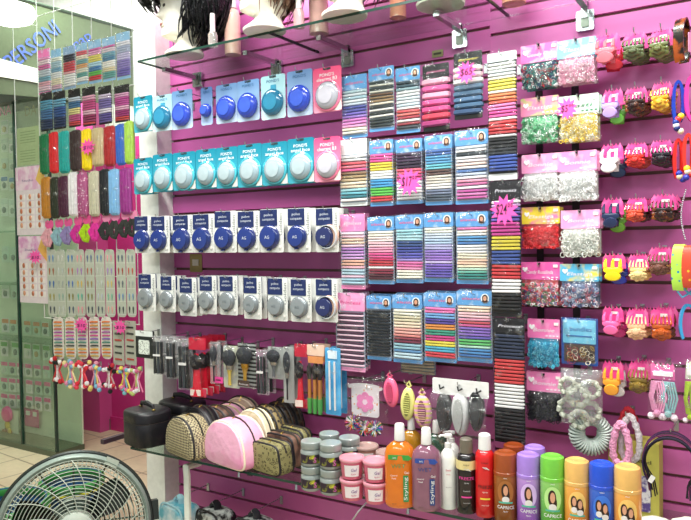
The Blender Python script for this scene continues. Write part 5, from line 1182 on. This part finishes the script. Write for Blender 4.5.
def caprice(body, capc, txt, glow, faces=1, name='CAPRICE', band='#50b89c'):
    def f(t, r, h):
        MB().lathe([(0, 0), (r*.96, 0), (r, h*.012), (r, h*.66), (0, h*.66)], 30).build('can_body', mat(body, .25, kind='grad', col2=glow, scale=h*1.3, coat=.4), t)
        MB().lathe([(0, h*.66), (r*1.02, h*.66), (r*1.02, h*.70), (r*.99, h*.705), (r*.99, h*.90), (r*.93, h*.955), (r*.7, h*.975), (r*.6, h*.965), (0, h*.96)], 30).build('cap', mat(capc, .3, coat=.3), t)
        c_ = r+.001
        def el(nm, cx, cz, rx, rz, m, lift=0.):
            b = MB(); vs = [(0, 0)]+[(k*math.cos(2*PI*i/20), k*math.sin(2*PI*i/20)) for k in (.5, 1.) for i in range(20)]
            fs = [(0, 1+i, 1+(i+1) % 20) for i in range(20)]+[(1+i, 21+i, 21+(i+1) % 20, 1+(i+1) % 20) for i in range(20)]
            b.add([((c_+lift)*math.sin((cx+u*rx)/c_), -(c_+lift)*math.cos((cx+u*rx)/c_), cz+v*rz) for u, v in vs], fs); return b.build(nm, m, t)
        el('printed_oval', 0, h*.44, r*.72, h*.165, mat(glow, .5))
        hs = mat('#2a1810', .5); sk = mat('#d9a080', .5); cl_ = mat('#e8e4e0', .5)
        for q in range(faces):
            fx = 0 if faces == 1 else (-r*.22+r*.44*q); fz = h*(.46-.03*q) if faces == 2 else h*.455; k = 1.2 if faces == 1 else .95
            el('printed_hair', fx-r*.04, fz, r*.27*k, h*.09*k, hs, .0004+.0012*q); el('printed_hair', fx+r*.1, fz-h*.06, r*.2*k, h*.075*k, hs, .0005+.0012*q)
            el('printed_shoulders', fx, fz-h*.10*k, r*.26*k, h*.04*k, cl_, .0008+.0012*q); el('printed_face', fx, fz+h*.01, r*.16*k, h*.058*k, sk, .0011+.0012*q)
        b = MB(); b.sheet(lambda u, v: ((c_+.002)*math.sin((u-.5)*1.1), -(c_+.002)*math.cos((u-.5)*1.1), h*(.285+.022*v)), 8, 1); b.build('green_mark', mat(band, .5), t)
        text(name, h*.065, mat('#f4f4f4', .4), t, (0, 0, h*.205), cyl=c_+.0012, aspect=r*1.5)
        text('SPRAY', h*.02, mat('#f4f4f4', .4), t, (0, 0, h*.63), cyl=c_)
        text('fijador', h*.025, mat('#f4f4f4', .4), t, (0, 0, h*.16), cyl=c_)
    return f
SG = 'hair spray cans in a row on the lower shelf'
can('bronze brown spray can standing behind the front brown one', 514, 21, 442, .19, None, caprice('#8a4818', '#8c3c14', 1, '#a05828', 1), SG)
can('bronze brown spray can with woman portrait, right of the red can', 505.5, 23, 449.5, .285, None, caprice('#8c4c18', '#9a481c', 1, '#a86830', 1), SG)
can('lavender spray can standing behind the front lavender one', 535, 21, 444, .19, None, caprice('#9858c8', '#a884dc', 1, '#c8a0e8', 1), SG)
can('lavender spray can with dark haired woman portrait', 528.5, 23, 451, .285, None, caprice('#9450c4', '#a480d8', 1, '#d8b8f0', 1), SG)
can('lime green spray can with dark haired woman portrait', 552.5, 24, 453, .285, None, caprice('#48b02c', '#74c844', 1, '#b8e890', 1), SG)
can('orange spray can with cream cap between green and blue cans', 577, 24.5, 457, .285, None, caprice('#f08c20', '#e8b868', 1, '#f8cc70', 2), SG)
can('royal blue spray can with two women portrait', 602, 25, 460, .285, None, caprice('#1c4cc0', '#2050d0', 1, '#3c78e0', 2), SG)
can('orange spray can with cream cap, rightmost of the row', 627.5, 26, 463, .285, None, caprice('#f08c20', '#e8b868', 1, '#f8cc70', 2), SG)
# crumpled pale wraps at the lower right corner
for q, (px, py, s) in enumerate(((655, 516, 'crumpled pale green paper wrap at the lower right, beside the yellow carton'), (690, 514, 'crumpled cream paper wrap at the lower right picture edge'))):
    p = onshelf(px, 0, .20); r, h = sized(p, 26, py-6); t = thing('paper_wrap', s, 'paper wrap', p, .3*q)
    b = MB(); b.ball((0, 0, h*.35), 1, 12, .05, .045, h*.35); 
    b.v = [(x*(1+.3*noise.noise(Vector((x*40, y*40, z*40+q)))), y*(1+.3*noise.noise(Vector((x*40, y*40, z*40+5)))), z) for x, y, z in b.v]
    b.build('paper', mat('#dfe2d0', .6, bump=.6, bscale=30), t, smooth=False); MB().plate(.02, .03, -.056, -.054, .002, 0, h*.4).build('printed_mark', mat('#6a8c58', .5), t)
# --- bags on the floor stand below the shelf
def handbag(label, px, py, wpx, hpx, d, m, sm, yaw=-.2):
    p = W(px, py, d); k = (p-Vector((0, -D, H))).dot(CF)/F; w = wpx*k; h = hpx*k*1.6; p = Vector((p.x, p.y, p.z-h))
    t = thing('small_handbag', label, 'handbag', p, yaw)
    pts = dome(w, h, sq=4.5, flare=.05); MB().puffy(pts, .10, 9, .12, 3).build('body', m, t)
    b = MB(); b.tube([(-w*.12, 0, h*.97), (-w*.12, 0, h+.01), (-w*.03, 0, h+.022), (w*.06, 0, h+.015), (w*.08, 0, h*.97)], .009, 6, flat=1.8); b.build('strap', sm, t)
    b = MB(); b.tube([(x, -.042, z) for x, z in pts], .004, 6, True); b.build('piping', sm, t)
    hook(p.x, p.z+h+.02, 0, d, 'peg hook holding the '+label.split(' below')[0])
handbag('pale blue and white marbled handbag below the white bar', 180, 502, 44, 28, .16, mat('#d8e8ec', .5, kind='noise', col2='#68b8cc', scale=14, bump=.2, bscale=30), mat('#a8d8e4', .5))
handbag('black handbag with white flower print below the lower shelf', 216, 508, 40, 28, .16, mat('#14161a', .5, kind='noise', col2='#d8dcd8', scale=32, wid=.5), mat('#1c1e22', .5))
handbag('black and white handbag mostly below the picture, right of the flowered one', 255, 517, 40, 28, .16, mat('#14161a', .5, kind='noise', col2='#d8dcd8', scale=32, wid=.52), mat('#3a3e42', .5))
# loose cable below the shelf
a_, b2 = W(368, 500, .10), W(352, 520, .10)
o = MB().tube([W(372, 496, .0)+Vector((0, -.004, 0)), W(366, 503, .05), W(358, 512, .08), W(350, 524, .08), W(346, 540, .06)], .0028, 6).build('cable', mat('#c0b8bc', .4), None); tag(o, 'thin pale cable hanging below the pink tubs', 'cable')
# ---------------------------------------------------------------- goods on the wire grid at the left
LG = 'goods on the wire grid'
def lslot(x0, y0, x1, y1, k=0.03): return slot(x0, y0, x1, y1, GD+k)
def lhook(p, h, what): hook(p.x, p.z+h-.008, GD+.004, GD+.03, 'white clip hook holding the '+what, 'hooks on the wire grid')
l1 = [((39, 49, 51, 94), '#f07cbc', [('#f088c0', 1), ('#f4d8e0', 2), ('#e858a8', 2), ('#c8d8e0', 3), ('#68b0c8', 2), ('#f0a8b8', 2), ('#f0c8d8', 2)], 'pink headed pack of pink and blue elastics'),
 ((52, 49, 62, 92), '#88b8d8', [('#e0e8d8', 2), ('#a8d0dc', 3), ('#68a8c8', 2), ('#e8ecec', 3), ('#f0e8c0', 3), ('#e0a8c0', 2)], 'pack of pale blue and cream elastics'),
 ((64, 46, 76, 89), '#88a8c8', [('#2a3040', 3), ('#e03848', 4), ('#f0a0a8', 1), ('#e8ece8', 5)], 'pack of black, red and white elastics'),
 ((77, 43, 88, 84), '#88b8d8', [('#e84858', 2), ('#f0e0c8', 2), ('#68b0b8', 2), ('#f0a860', 2), ('#e8e8d0', 2), ('#58a8a0', 2), ('#f0f0e8', 2)], 'pack of red, teal and orange elastics'),
 ((89, 40, 102, 83), '#88b8d8', [('#d850a0', 1), ('#e890c8', 2), ('#f0e050', 3), ('#a8d8e8', 2), ('#3880c8', 2), ('#58d048', 2), ('#e83038', 2)], 'pack of pink, yellow, blue, green and red elastics'),
 ((103, 37, 116, 81), '#88b8d8', [('#d850a0', 1), ('#e8d0dc', 2), ('#68b0c8', 2), ('#4888b0', 2), ('#f0f0e8', 3), ('#e8d8a8', 2), ('#58a8a0', 3)], 'pack of white, blue and teal elastics'),
 ((117, 32, 131, 79), '#88b8d8', [('#e8e8f0', 2), ('#a8b8d8', 3), ('#c8c0e8', 3), ('#8878c8', 4), ('#6858b8', 3)], 'pack of white and violet elastics')]
for i, (bx, hc, cols, ds) in enumerate(l1):
    t, w, h = pack(ds+', '+ORD[i]+' from left, top grid row', bx, GD+.03, hc, cols, None, words='', face=False, thick=.42, hf=.18, group='elastic packs at the top of the wire grid'); lhook(t.location, h, ds)
l2 = [((41, 92, 53, 131), [('#48a8d0', 4), ('#3878b8', 4), ('#203868', 4)], 'black headed pack of sky blue and navy elastics'), ((54, 91, 66, 129), [('#58b0d8', 3), ('#2858a8', 4), ('#1c3468', 4)], 'black headed pack of blue and deep blue elastics'),
 ((69, 89, 81, 127), [('#c8d8e8', 2), ('#3878b0', 3), ('#f0e890', 3), ('#d84890', 3), ('#e83040', 2)], 'black headed pack of blue, yellow and pink elastics'), ((83, 87, 96, 126), [('#f0a8c8', 2), ('#d83c88', 4), ('#f0b8d0', 2), ('#a82860', 3), ('#e03040', 1)], 'black headed pack of hot pink elastics'),
 ((99, 86, 112, 124), [('#d8c8e8', 2), ('#7868b8', 4), ('#e8e0f0', 2), ('#5848a0', 4)], 'black headed pack of lavender and purple elastics'), ((115, 85, 130, 122), [('#e8a0d0', 2), ('#d040a0', 4), ('#f0b0d0', 2), ('#b02880', 3), ('#e03838', 2)], 'black headed pack of magenta elastics')]
for i, (bx, cols, ds) in enumerate(l2):
    t, w, h = pack(ds+', '+ORD[i]+' from left, second grid row', bx, GD+.03, '#15151a', cols, None, words='', face=False, thick=.42, hf=.2, card='#15151a', foot=.02, group='black headed packs on the wire grid'); lhook(t.location, h, ds)
def bundle(ds, bx, c, pos, pat=None):
    p, w, h = lslot(*bx); t = thing('fabric_headband_pack', ds+', '+pos, 'headband pack', p, R.uniform(-.06, .06), 'rolled fabric headbands')
    m = mat(c, .75, bump=.5, bscale=30, var=.12) if not pat else mat(c, .75, kind='voronoi', col2=pat, scale=60, wid=.25)
    b = MB(); b.puffy(rrect(w*.92, h*.97, w*.2, 0, h*.01, 3), .03, 7, .25, 2.2, -.012); b.build('folded_fabric', m, t)
    b = MB()
    for s in (-.28, .02, .3): b.tube([(w*s, -.028, h*.06), (w*s+.002, -.031, h*.5), (w*s, -.028, h*.93)], w*.09, 5, flat=.5)
    b.build('fabric_fold', m, t); sleeve(t, w, h, -.02, seed=2, dep=.02); lhook(p, h, ds)
for i, (ds, x0, x1, y0, y1, c) in enumerate((('green rolled fabric headband', 43, 52, 133, 175, '#147848'), ('red rolled fabric headband', 53, 61, 131, 174, '#d8282c'), ('turquoise rolled fabric headband', 62, 72, 130, 174, '#24a8a0'), ('dark brown rolled fabric headband', 73, 84, 129, 172, '#3c2c2c'), ('yellow rolled fabric headband', 85, 94, 128, 171, '#f4dc10'),
   ('beige rolled fabric headband', 95, 106, 127, 167, '#c8b88c'), ('brick red rolled fabric headband', 107, 118, 125, 167, '#b02c30'), ('blue rolled fabric headband', 119, 128, 123, 166, '#3c70c8'), ('lime rolled fabric headband', 128, 136, 120, 165, '#b0d858'))):
    bundle(ds, (x0, y0, x1, y1), c, ORD[i]+' from left in its row on the wire grid')
for i, (ds, x0, x1, y0, y1, c, pt) in enumerate((('ochre folded headband', 45, 53, 176, 219, '#c08428', None), ('olive black folded headband', 54, 62, 176, 219, '#2c3420', None), ('plum folded headband', 62, 71, 175, 218, '#4c1c38', None), ('white folded headband', 72, 80, 171, 217, '#e8e8e8', None), ('mauve dotted folded headband', 81, 90, 171, 217, '#b05888', '#f0d0e0'),
   ('cream folded headband', 92, 102, 170, 217, '#cccab0', None), ('black folded headband', 103, 112, 168, 216, '#202428', None), ('light blue folded headband', 112, 122, 168, 216, '#88c0e8', None), ('purple folded headband', 123, 134, 167, 215, '#a03890', None))):
    bundle(ds, (x0, y0, x1, y1), c, ORD[i]+' from left in the lower fabric row', pt)
def heart(t, w, z, m):
    b = MB(); b.prism([(x*w, z+y*w) for x, y in ((0, -.5), (.45, 0), (.42, .3), (.2, .42), (0, .28), (-.2, .42), (-.42, .3), (-.45, 0))], -.002, 0); b.build('heart_tag', m, t)
for i, (x, c, n_) in enumerate(((50, '#d8a0a8', 'dusty pink'), (60, '#88b0b8', 'grey blue'), (69, '#8c80b0', 'greyed violet'), (79, '#c82c90', 'magenta'), (88, '#a8d018', 'lime'), (97, '#d83098', 'fuchsia'), (107, '#2c3030', 'black'), (116, '#343834', 'black'), (126, '#303430', 'black'), (134, '#2c302c', 'black'))):
    y = 221-.12*(x-50); p, w, h = lslot(x-5, y, x+5, y+27)
    t = thing('scrunchie', '%s scrunchie with pink heart tag, %s from left in the scrunchie row' % (n_, ORD[i]), 'scrunchie', p, 0, 'scrunchies with heart tags')
    heart(t, w*.9, h*.82, mat('#f090b8' if i > 5 else '#e85898', .5))
    for q in range(4):
        b = MB(); a = w*(.16+.08*q); b.tube([(-a*.3, -.008, h*.7), (-a*1.2, -.012-.003*q, h*.4), (-a*.7, -.014, h*.08+.004*q), (a*.8, -.014-.003*q, h*.05+.004*q), (a*1.2, -.012, h*.38), (a*.3, -.008, h*.7)], w*.10, 6); b.build('fabric_loop', mat(c, .8, bump=.6, bscale=90, var=.2), t)
    lhook(p, h, '%s scrunchie numbered %s along its row' % (n_, ORD[i]))
cc = [['#6898c8', '#a86848', '#4870b0', '#a8a058', '#485058'], ['#d8d8d0', '#c8d0c8', '#a8b0a8', '#98b8a8', '#c8d0c8'], ['#5888c0', '#c07868', '#5878b8', '#888040', '#485870'], ['#f0a0a8', '#b888c8', '#d8b860', '#60b8a0', '#f0a0a8'], ['#687898', '#b06858', '#a08858', '#888848', '#485058'],
      ['#7898b8', '#d0d0c8', '#c8d0c8', '#c8d0d8', '#586068'], ['#f0a8b0', '#b090c8', '#e0c878', '#88c8a8', '#f0b0a8'], ['#586878', '#b05848', '#687078', '#6890c0', '#384048'], ['#98a8a8', '#d06858', '#b0b8b0', '#78a0c0', '#404848']]
for i, x in enumerate((53, 62, 72, 81, 91, 101, 111, 122, 132)):
    p, w, h = lslot(x-4.6, 249.5-.03*i, x+4.6, 317)
    t = thing('hair_clip_strip', 'clear strip of small snap clips, %s from left in the wire grid strip row' % ORD[i], 'hair clips', p, 0, 'clear strips of snap clips')
    b = MB(); b.plate(w, h, 0, .0015, w*.3); b.mi = 1; [b.box((0, -.0004, h*(.80-.19*q)), (w*.9, .0008, .002)) for q in range(5)]; b.build('clear_card', [mat('#bcc4b4', .35, coat=.3), mat('#dfe4da', .4)], t)
    for r_ in range(5):
        for s in (-1, 1):
            b = MB(); z = h*(.88-.19*r_); xx = s*w*.2
            b.puffy([(xx-w*.06, z), (xx, z-h*.075), (xx+w*.06, z), (xx+w*.05, z+h*.03), (xx, z+h*.045), (xx-w*.05, z+h*.03)], .005, 3, .3, 2, -.003); b.build('snap_clip', mat(cc[i][r_], .25, .15), t)
    lhook(p, h, 'clear snap clip strip %s from left' % ORD[i])
for i, x in enumerate((59, 71, 83, 95, 107)):
    p, w, h = lslot(x-5.3, 317-.1*i, x+5.3, 359)
    t = thing('barrette_strip', 'strip of multicoloured barrettes, %s from left in the lowest strip row' % ORD[i], 'barrettes', p, 0, 'strips of coloured barrettes')
    MB().plate(w, h, 0, .002, w*.35).build('card', mat('#e6e2d8', .5), t)
    for r_ in range(11):
        b = MB(); z = h*(.87-.08*r_); b.tube([(-w*.36, -.003, z-.002), (-w*.1, -.006, z+.002), (w*.36, -.003, z+.003)], h*.018, 5, flat=.6); b.build('barrette', mat(['#e87830', '#d8a040', '#c05848', '#a848a8', '#d85898', '#8858b8', '#3c8878', '#303438', '#e8b030', '#d87038', '#c8a848'][r_], .35), t)
    lhook(p, h, 'barrette strip %s from left' % ORD[i])
for i, x in enumerate((119, 131)):
    p, w, h = lslot(x-5.5, 321, x+5.5, 365)
    t = thing('bobby_pin_card', 'grey card of red and black bobby pins, %s of the two beside barrette strips' % ('left' if i == 0 else 'right'), 'hair pins', p, 0, 'cards of bobby pins')
    MB().plate(w, h, 0, .002, .004).build('card', mat('#b4b8a8', .5), t)
    for r_ in range(6):
        b = MB(); z = h*(.86-.145*r_); b.tube([(-w*.3, -.003, z+.002), (w*.3, -.003, z+.001), (w*.3, -.003, z-.004), (-w*.3, -.003, z-.003)], .0022, 5); b.build('hair_pin', mat(['#2a3030', '#2a3030', '#c84840', '#2a3030', '#2a3030', '#d04838'][r_], .4), t)
    lhook(p, h, 'bobby pin card on the %s' % ('left' if i == 0 else 'right'))
for i, (x, cs) in enumerate(((60, ['#c82830', '#f0f0f0', '#181818']), (73, ['#f0e0a0', '#88b8d8', '#e890b0']), (85, ['#e84858', '#f4f4f4', '#e03040']), (98, ['#f0a0b8', '#80c0e0', '#f0e080']), (112, ['#181818', '#f0f0f0', '#c83040']), (127, ['#f0e060', '#e880a8', '#80c8d8']), (139, ['#e880a8', '#c8d880', '#f0f0f0']))):
    y = 357+.12*(x-60); p, w, h = lslot(x-6.5, y, x+6.5, y+28)
    t = thing('pompom_ponytail_holder', 'bunch of hair ties with small pompoms, %s from left below the barrette strips' % ORD[i], 'hair ties', p, 0, 'pompom ponytail holders under the grid')
    for q in range(4):
        b = MB(); s = (q-1.5)*.25; b.tube([(w*s*.9, -.008, h*.85), (w*s*.3, -.012, h*.55), (w*s*1.1, -.010, h*.12)], w*.045, 5); b.build('cord', mat(cs[q % 3] if cs[q % 3] != '#181818' else '#c8a0a0', .6), t)
    for q in range(13):
        b = MB(); b.ball((w*R.uniform(-.42, .42), -.014-R.uniform(0, .012), h*(.86 if q < 7 else .12)+R.uniform(-.02, .02)), w*.12, 8); b.build('pompom', mat(cs[q % 3], .8, bump=.4, bscale=150), t)
    lhook(p, h, 'pompom hair ties %s from left' % ORD[i])
price_star('pink price star on the yellow and brown fabric headbands', 87.5, 147, 8.2, GD+.085, '$10', .5)
price_star('pink price star on the pink earring card at the left', 35, 257, 7, GD+.07, '$10', .5)
price_star('pink price star on the middle barrette strip', 81, 325, 7.5, GD+.06, '$10', .5)
price_star('pink price star on the left bobby pin card', 120, 327, 7.2, GD+.06, '$10', .5)
# large cards left of the grid
def earcard(label, bx, headc, rows, k=.02):
    p, w, h = slot(*bx, GD+k); t = thing('earring_card', label, 'earring card', p)
    MB().plate(w, h, 0, .003, .004).build('card', mat('#e4dade', .5), t); MB().plate(w, h*.34, -.001, 0, .004, 0, h*.66).build('header', mat(headc, .5, kind='noise', col2='#f0dce8', scale=14), t)
    MB().prism([(w*.2, h*.8), (w*.5, h*.62), (w*.5, h), (w*.36, h)], -.002, -.001).build('yellow_corner', mat('#e8c060', .5), t)
    text('Studio', h*.05, mat('#7a5a90', .5), t, (-w*.08, -.0018, h*.78), aspect=w*.4)
    for r_ in range(rows):
        for s in (-1, 0, 1):
            b = MB(); z = h*(.56-.13*r_*4/rows); b.ball((s*w*.31, -.005, z), w*.038, 8, 1, .6, 1.5); b.build('earring', mat('#b87050' if (r_+s) % 3 else '#d09878', .3, .3), t)
            MB().plate(w*.24, h*.085, -.0018, -.0004, .002, s*w*.31, z-h*.05).build('pocket', mat('#f0ece8', .5), t)
    return t
earcard('upper pink card of orange earrings left of the fabric headbands', (17, 166, 46, 235), '#e0b0d0', 5)
earcard('lower pink card of orange earrings left of the clear clip strips', (20, 236, 48, 303), '#d898c8', 5, .012)
for q, (y0, y1, s) in enumerate(((127, 146, 'upper'), (146, 165, 'lower'))):
    p, w, h = slot(17, y0, 39, y1, GD+.01); t = thing('notice_sheet', '%s of two pale green printed sheets above the pink earring cards' % s, 'paper sheet', p)
    MB().plate(w, h, 0, .001, .002).build('sheet', mat('#a6bc8c', .6), t)
    for r_ in range(5): MB().box((0, -.0006, h*(.2+.14*r_)), (w*.7, .0006, h*.03)).build('printed_line', mat('#7c9468', .6), t)
# side clear cards: few hanging packs right behind grid bottom
# ---------------------------------------------------------------- floor fan in the foreground
def campt(px, py, depth): v = ray(px, py); return Vector((0, -D, H))+v*depth
fc = campt(75, 528, 2.15); kf = 2.15/F
fan = thing('pedestal_fan', 'large round grey pedestal fan with wire guard at the lower left corner', 'fan', (fc.x, fc.y, 0))
RF = 72.5*kf; yaw = face_cam(fc)
head_rot = (Vector((0, -D, H))-fc).normalized(); head_rot = Vector((head_rot.x, head_rot.y, head_rot.z*.55)).normalized()
rotm = head_rot.to_track_quat('-Y', 'Z').to_euler()
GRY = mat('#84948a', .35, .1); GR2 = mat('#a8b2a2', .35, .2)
def fput(b, nm, m): return b.build(nm, m, fan, (0, 0, fc.z), rot=rotm)
b = MB(); N = 64; vs = []
prof = [(RF*.92, -.045), (RF*.96, -.052), (RF, -.035), (RF*1.01, 0), (RF, .03), (RF*.965, .03), (RF*.95, 0), (RF*.90, -.03)]
fs = []
for r, y in prof:
    for k in range(N): a = 2*PI*k/N; vs.append((r*math.cos(a), y, r*math.sin(a)))
n_ = len(prof)
for i in range(n_):
    for k in range(N): j = (i+1) % n_; fs.append((i*N+k, j*N+k, j*N+(k+1) % N, i*N+(k+1) % N))
b.add(vs, fs); fput(b, 'guard_ring', GRY)
b = MB(); b.tube([(RF*1.0*math.cos(a*PI/40), -.02, RF*1.0*math.sin(a*PI/40)) for a in range(80)], .010, 6, True); fput(b, 'dark_rim', mat('#1c2420', .4))
b = MB(); nr = 15
for i in range(nr):
    r = RF*(.28+.64*i/(nr-1)); y = -.075+.03*(r/RF)**2; b.tube([(r*math.cos(a*PI/30), y, r*math.sin(a*PI/30)) for a in range(60)], .0013, 5, True)
for i in range(18):
    a0 = 2*PI*i/18; b.tube([(RF*(.2+.73*q/8)*math.cos(a0+.55*(q/8)), -.078+.03*(.2+.73*q/8)**2, RF*(.2+.73*q/8)*math.sin(a0+.55*(q/8))) for q in range(9)], .0015, 5)
for i in range(96):
    a0 = 2*PI*i/96; b.tube([(RF*.82*math.cos(a0), -.055, RF*.82*math.sin(a0)), (RF*.93*math.cos(a0), -.045, RF*.93*math.sin(a0))], .0016, 4)
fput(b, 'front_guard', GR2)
b = MB()
for i in range(12):
    r = RF*(.2+.74*i/11); b.tube([(r*math.cos(a*PI/20), .075-.04*(r/RF)**2, r*math.sin(a*PI/20)) for a in range(40)], .002, 4, True)
for i in range(12):
    a0 = 2*PI*i/12; b.tube([(RF*.1*math.cos(a0), .078, RF*.1*math.sin(a0)), (RF*.95*math.cos(a0), .03, RF*.95*math.sin(a0))], .0026, 4)
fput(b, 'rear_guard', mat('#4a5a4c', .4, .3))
b = MB(); b.lathe([(0, .088), (RF*.16, .086), (RF*.24, .078), (RF*.265, .064), (RF*.265, .058), (0, .058)], 32, axis='y'); fput(b, 'hub_badge', mat('#a9b4a6', .35))
for i in range(3):
    b = MB(); a0 = 2*PI*i/3+.62
    def bl(u, v, a0=a0):
        r = RF*(.12+.70*v); wd = .20+.50*math.sin(v*PI*.8+.3); a = a0+(u-.5)*wd; return (r*math.cos(a), -.0+.05*(u-.5), r*math.sin(a))
    b.sheet(bl, 8, 8); k0 = len(b.v); b.sheet(lambda u, v: tuple(c_+(.003 if ii == 1 else 0) for ii, c_ in enumerate(bl(u, v))), 8, 8); o = fput(b, 'fan_blade', film('#5c7068', .02, 0, rough=.4, edge=.1))
b = MB(); b.lathe([(0, -.04), (.045, -.04), (.05, .03), (0, .03)], 16, axis='y'); fput(b, 'blade_hub', mat('#404c46', .4))
b = MB(); b.lathe([(0, -.22), (.06, -.21), (.075, -.16), (.075, -.08), (0, -.08)], 20, axis='y'); fput(b, 'motor_housing', GRY)
b = MB()
b.box((RF*.50, -.035, RF*.83), (.04, .03, .022), Matrix.Rotation(.5, 3, 'Y')); fput(b, 'guard_clip', GR2)
b = MB(); b.box((RF*1.05, 0, 0.02), (.03, .04, .06)); fput(b, 'side_knob', mat('#1c2420', .4))
b = MB(); q_ = Vector((math.sin(-yaw), math.cos(yaw), 0)); bk = -head_rot*.14
b.tube([(bk.x, bk.y, .03), (bk.x, bk.y, fc.z-.05), (bk.x, bk.y, fc.z)], .018, 12); b.build('pole', GRY, fan)
b = MB(); b.lathe([(0, 0.001), (.20, .001), (.20, .015), (.05, .035), (.03, .05), (0, .05)], 32, c=(bk.x, bk.y, 0)); b.build('base', GRY, fan)
# two blue laundry baskets behind the fan
def basket(label, px, py, depth, r, h):
    p = campt(px, py, depth); p.z = 0; t = thing('round_basket', label, 'basket', p)
    MB().lathe([(0, .002), (r*.82, .002), (r, h), (r*.97, h), (r*.8, .01), (0, .01)], 32).build('body', mat('#2c5480', .4, kind='stripes', col2='#1c3c60', scale=12), t)
    b = MB(); b.tube([((r+.004)*math.cos(a*PI/20), (r+.004)*math.sin(a*PI/20), h-.02) for a in range(40)], .016, 8, True, flat=1.3); b.build('green_band', mat('#2c7c34', .5), t)
    b = MB(); b.tube([((r+.006)*math.cos(a*PI/20), (r+.006)*math.sin(a*PI/20), h-.045) for a in range(40)], .007, 6, True); b.build('yellow_trim', mat('#d8d030', .5), t)
    b = MB(); b.sheet(lambda u, v: ((u-.5)*1.2*r, (v-.5)*1.2*r, h*.7+.02*noise.noise(Vector((u*6, v*6, px)))), 10, 10); b.build('lining', mat('#2c7c34', .7), t)
pb = campt(8, 500, 2.9); basket('blue basket with green and yellow rim at the left picture edge', 4, 500, 2.95, .17, pb.z-.02)
pb = campt(70, 472, 3.2); basket('blue basket with green rim seen through the fan guard', 72, 480, 3.25, .13, pb.z-.04)
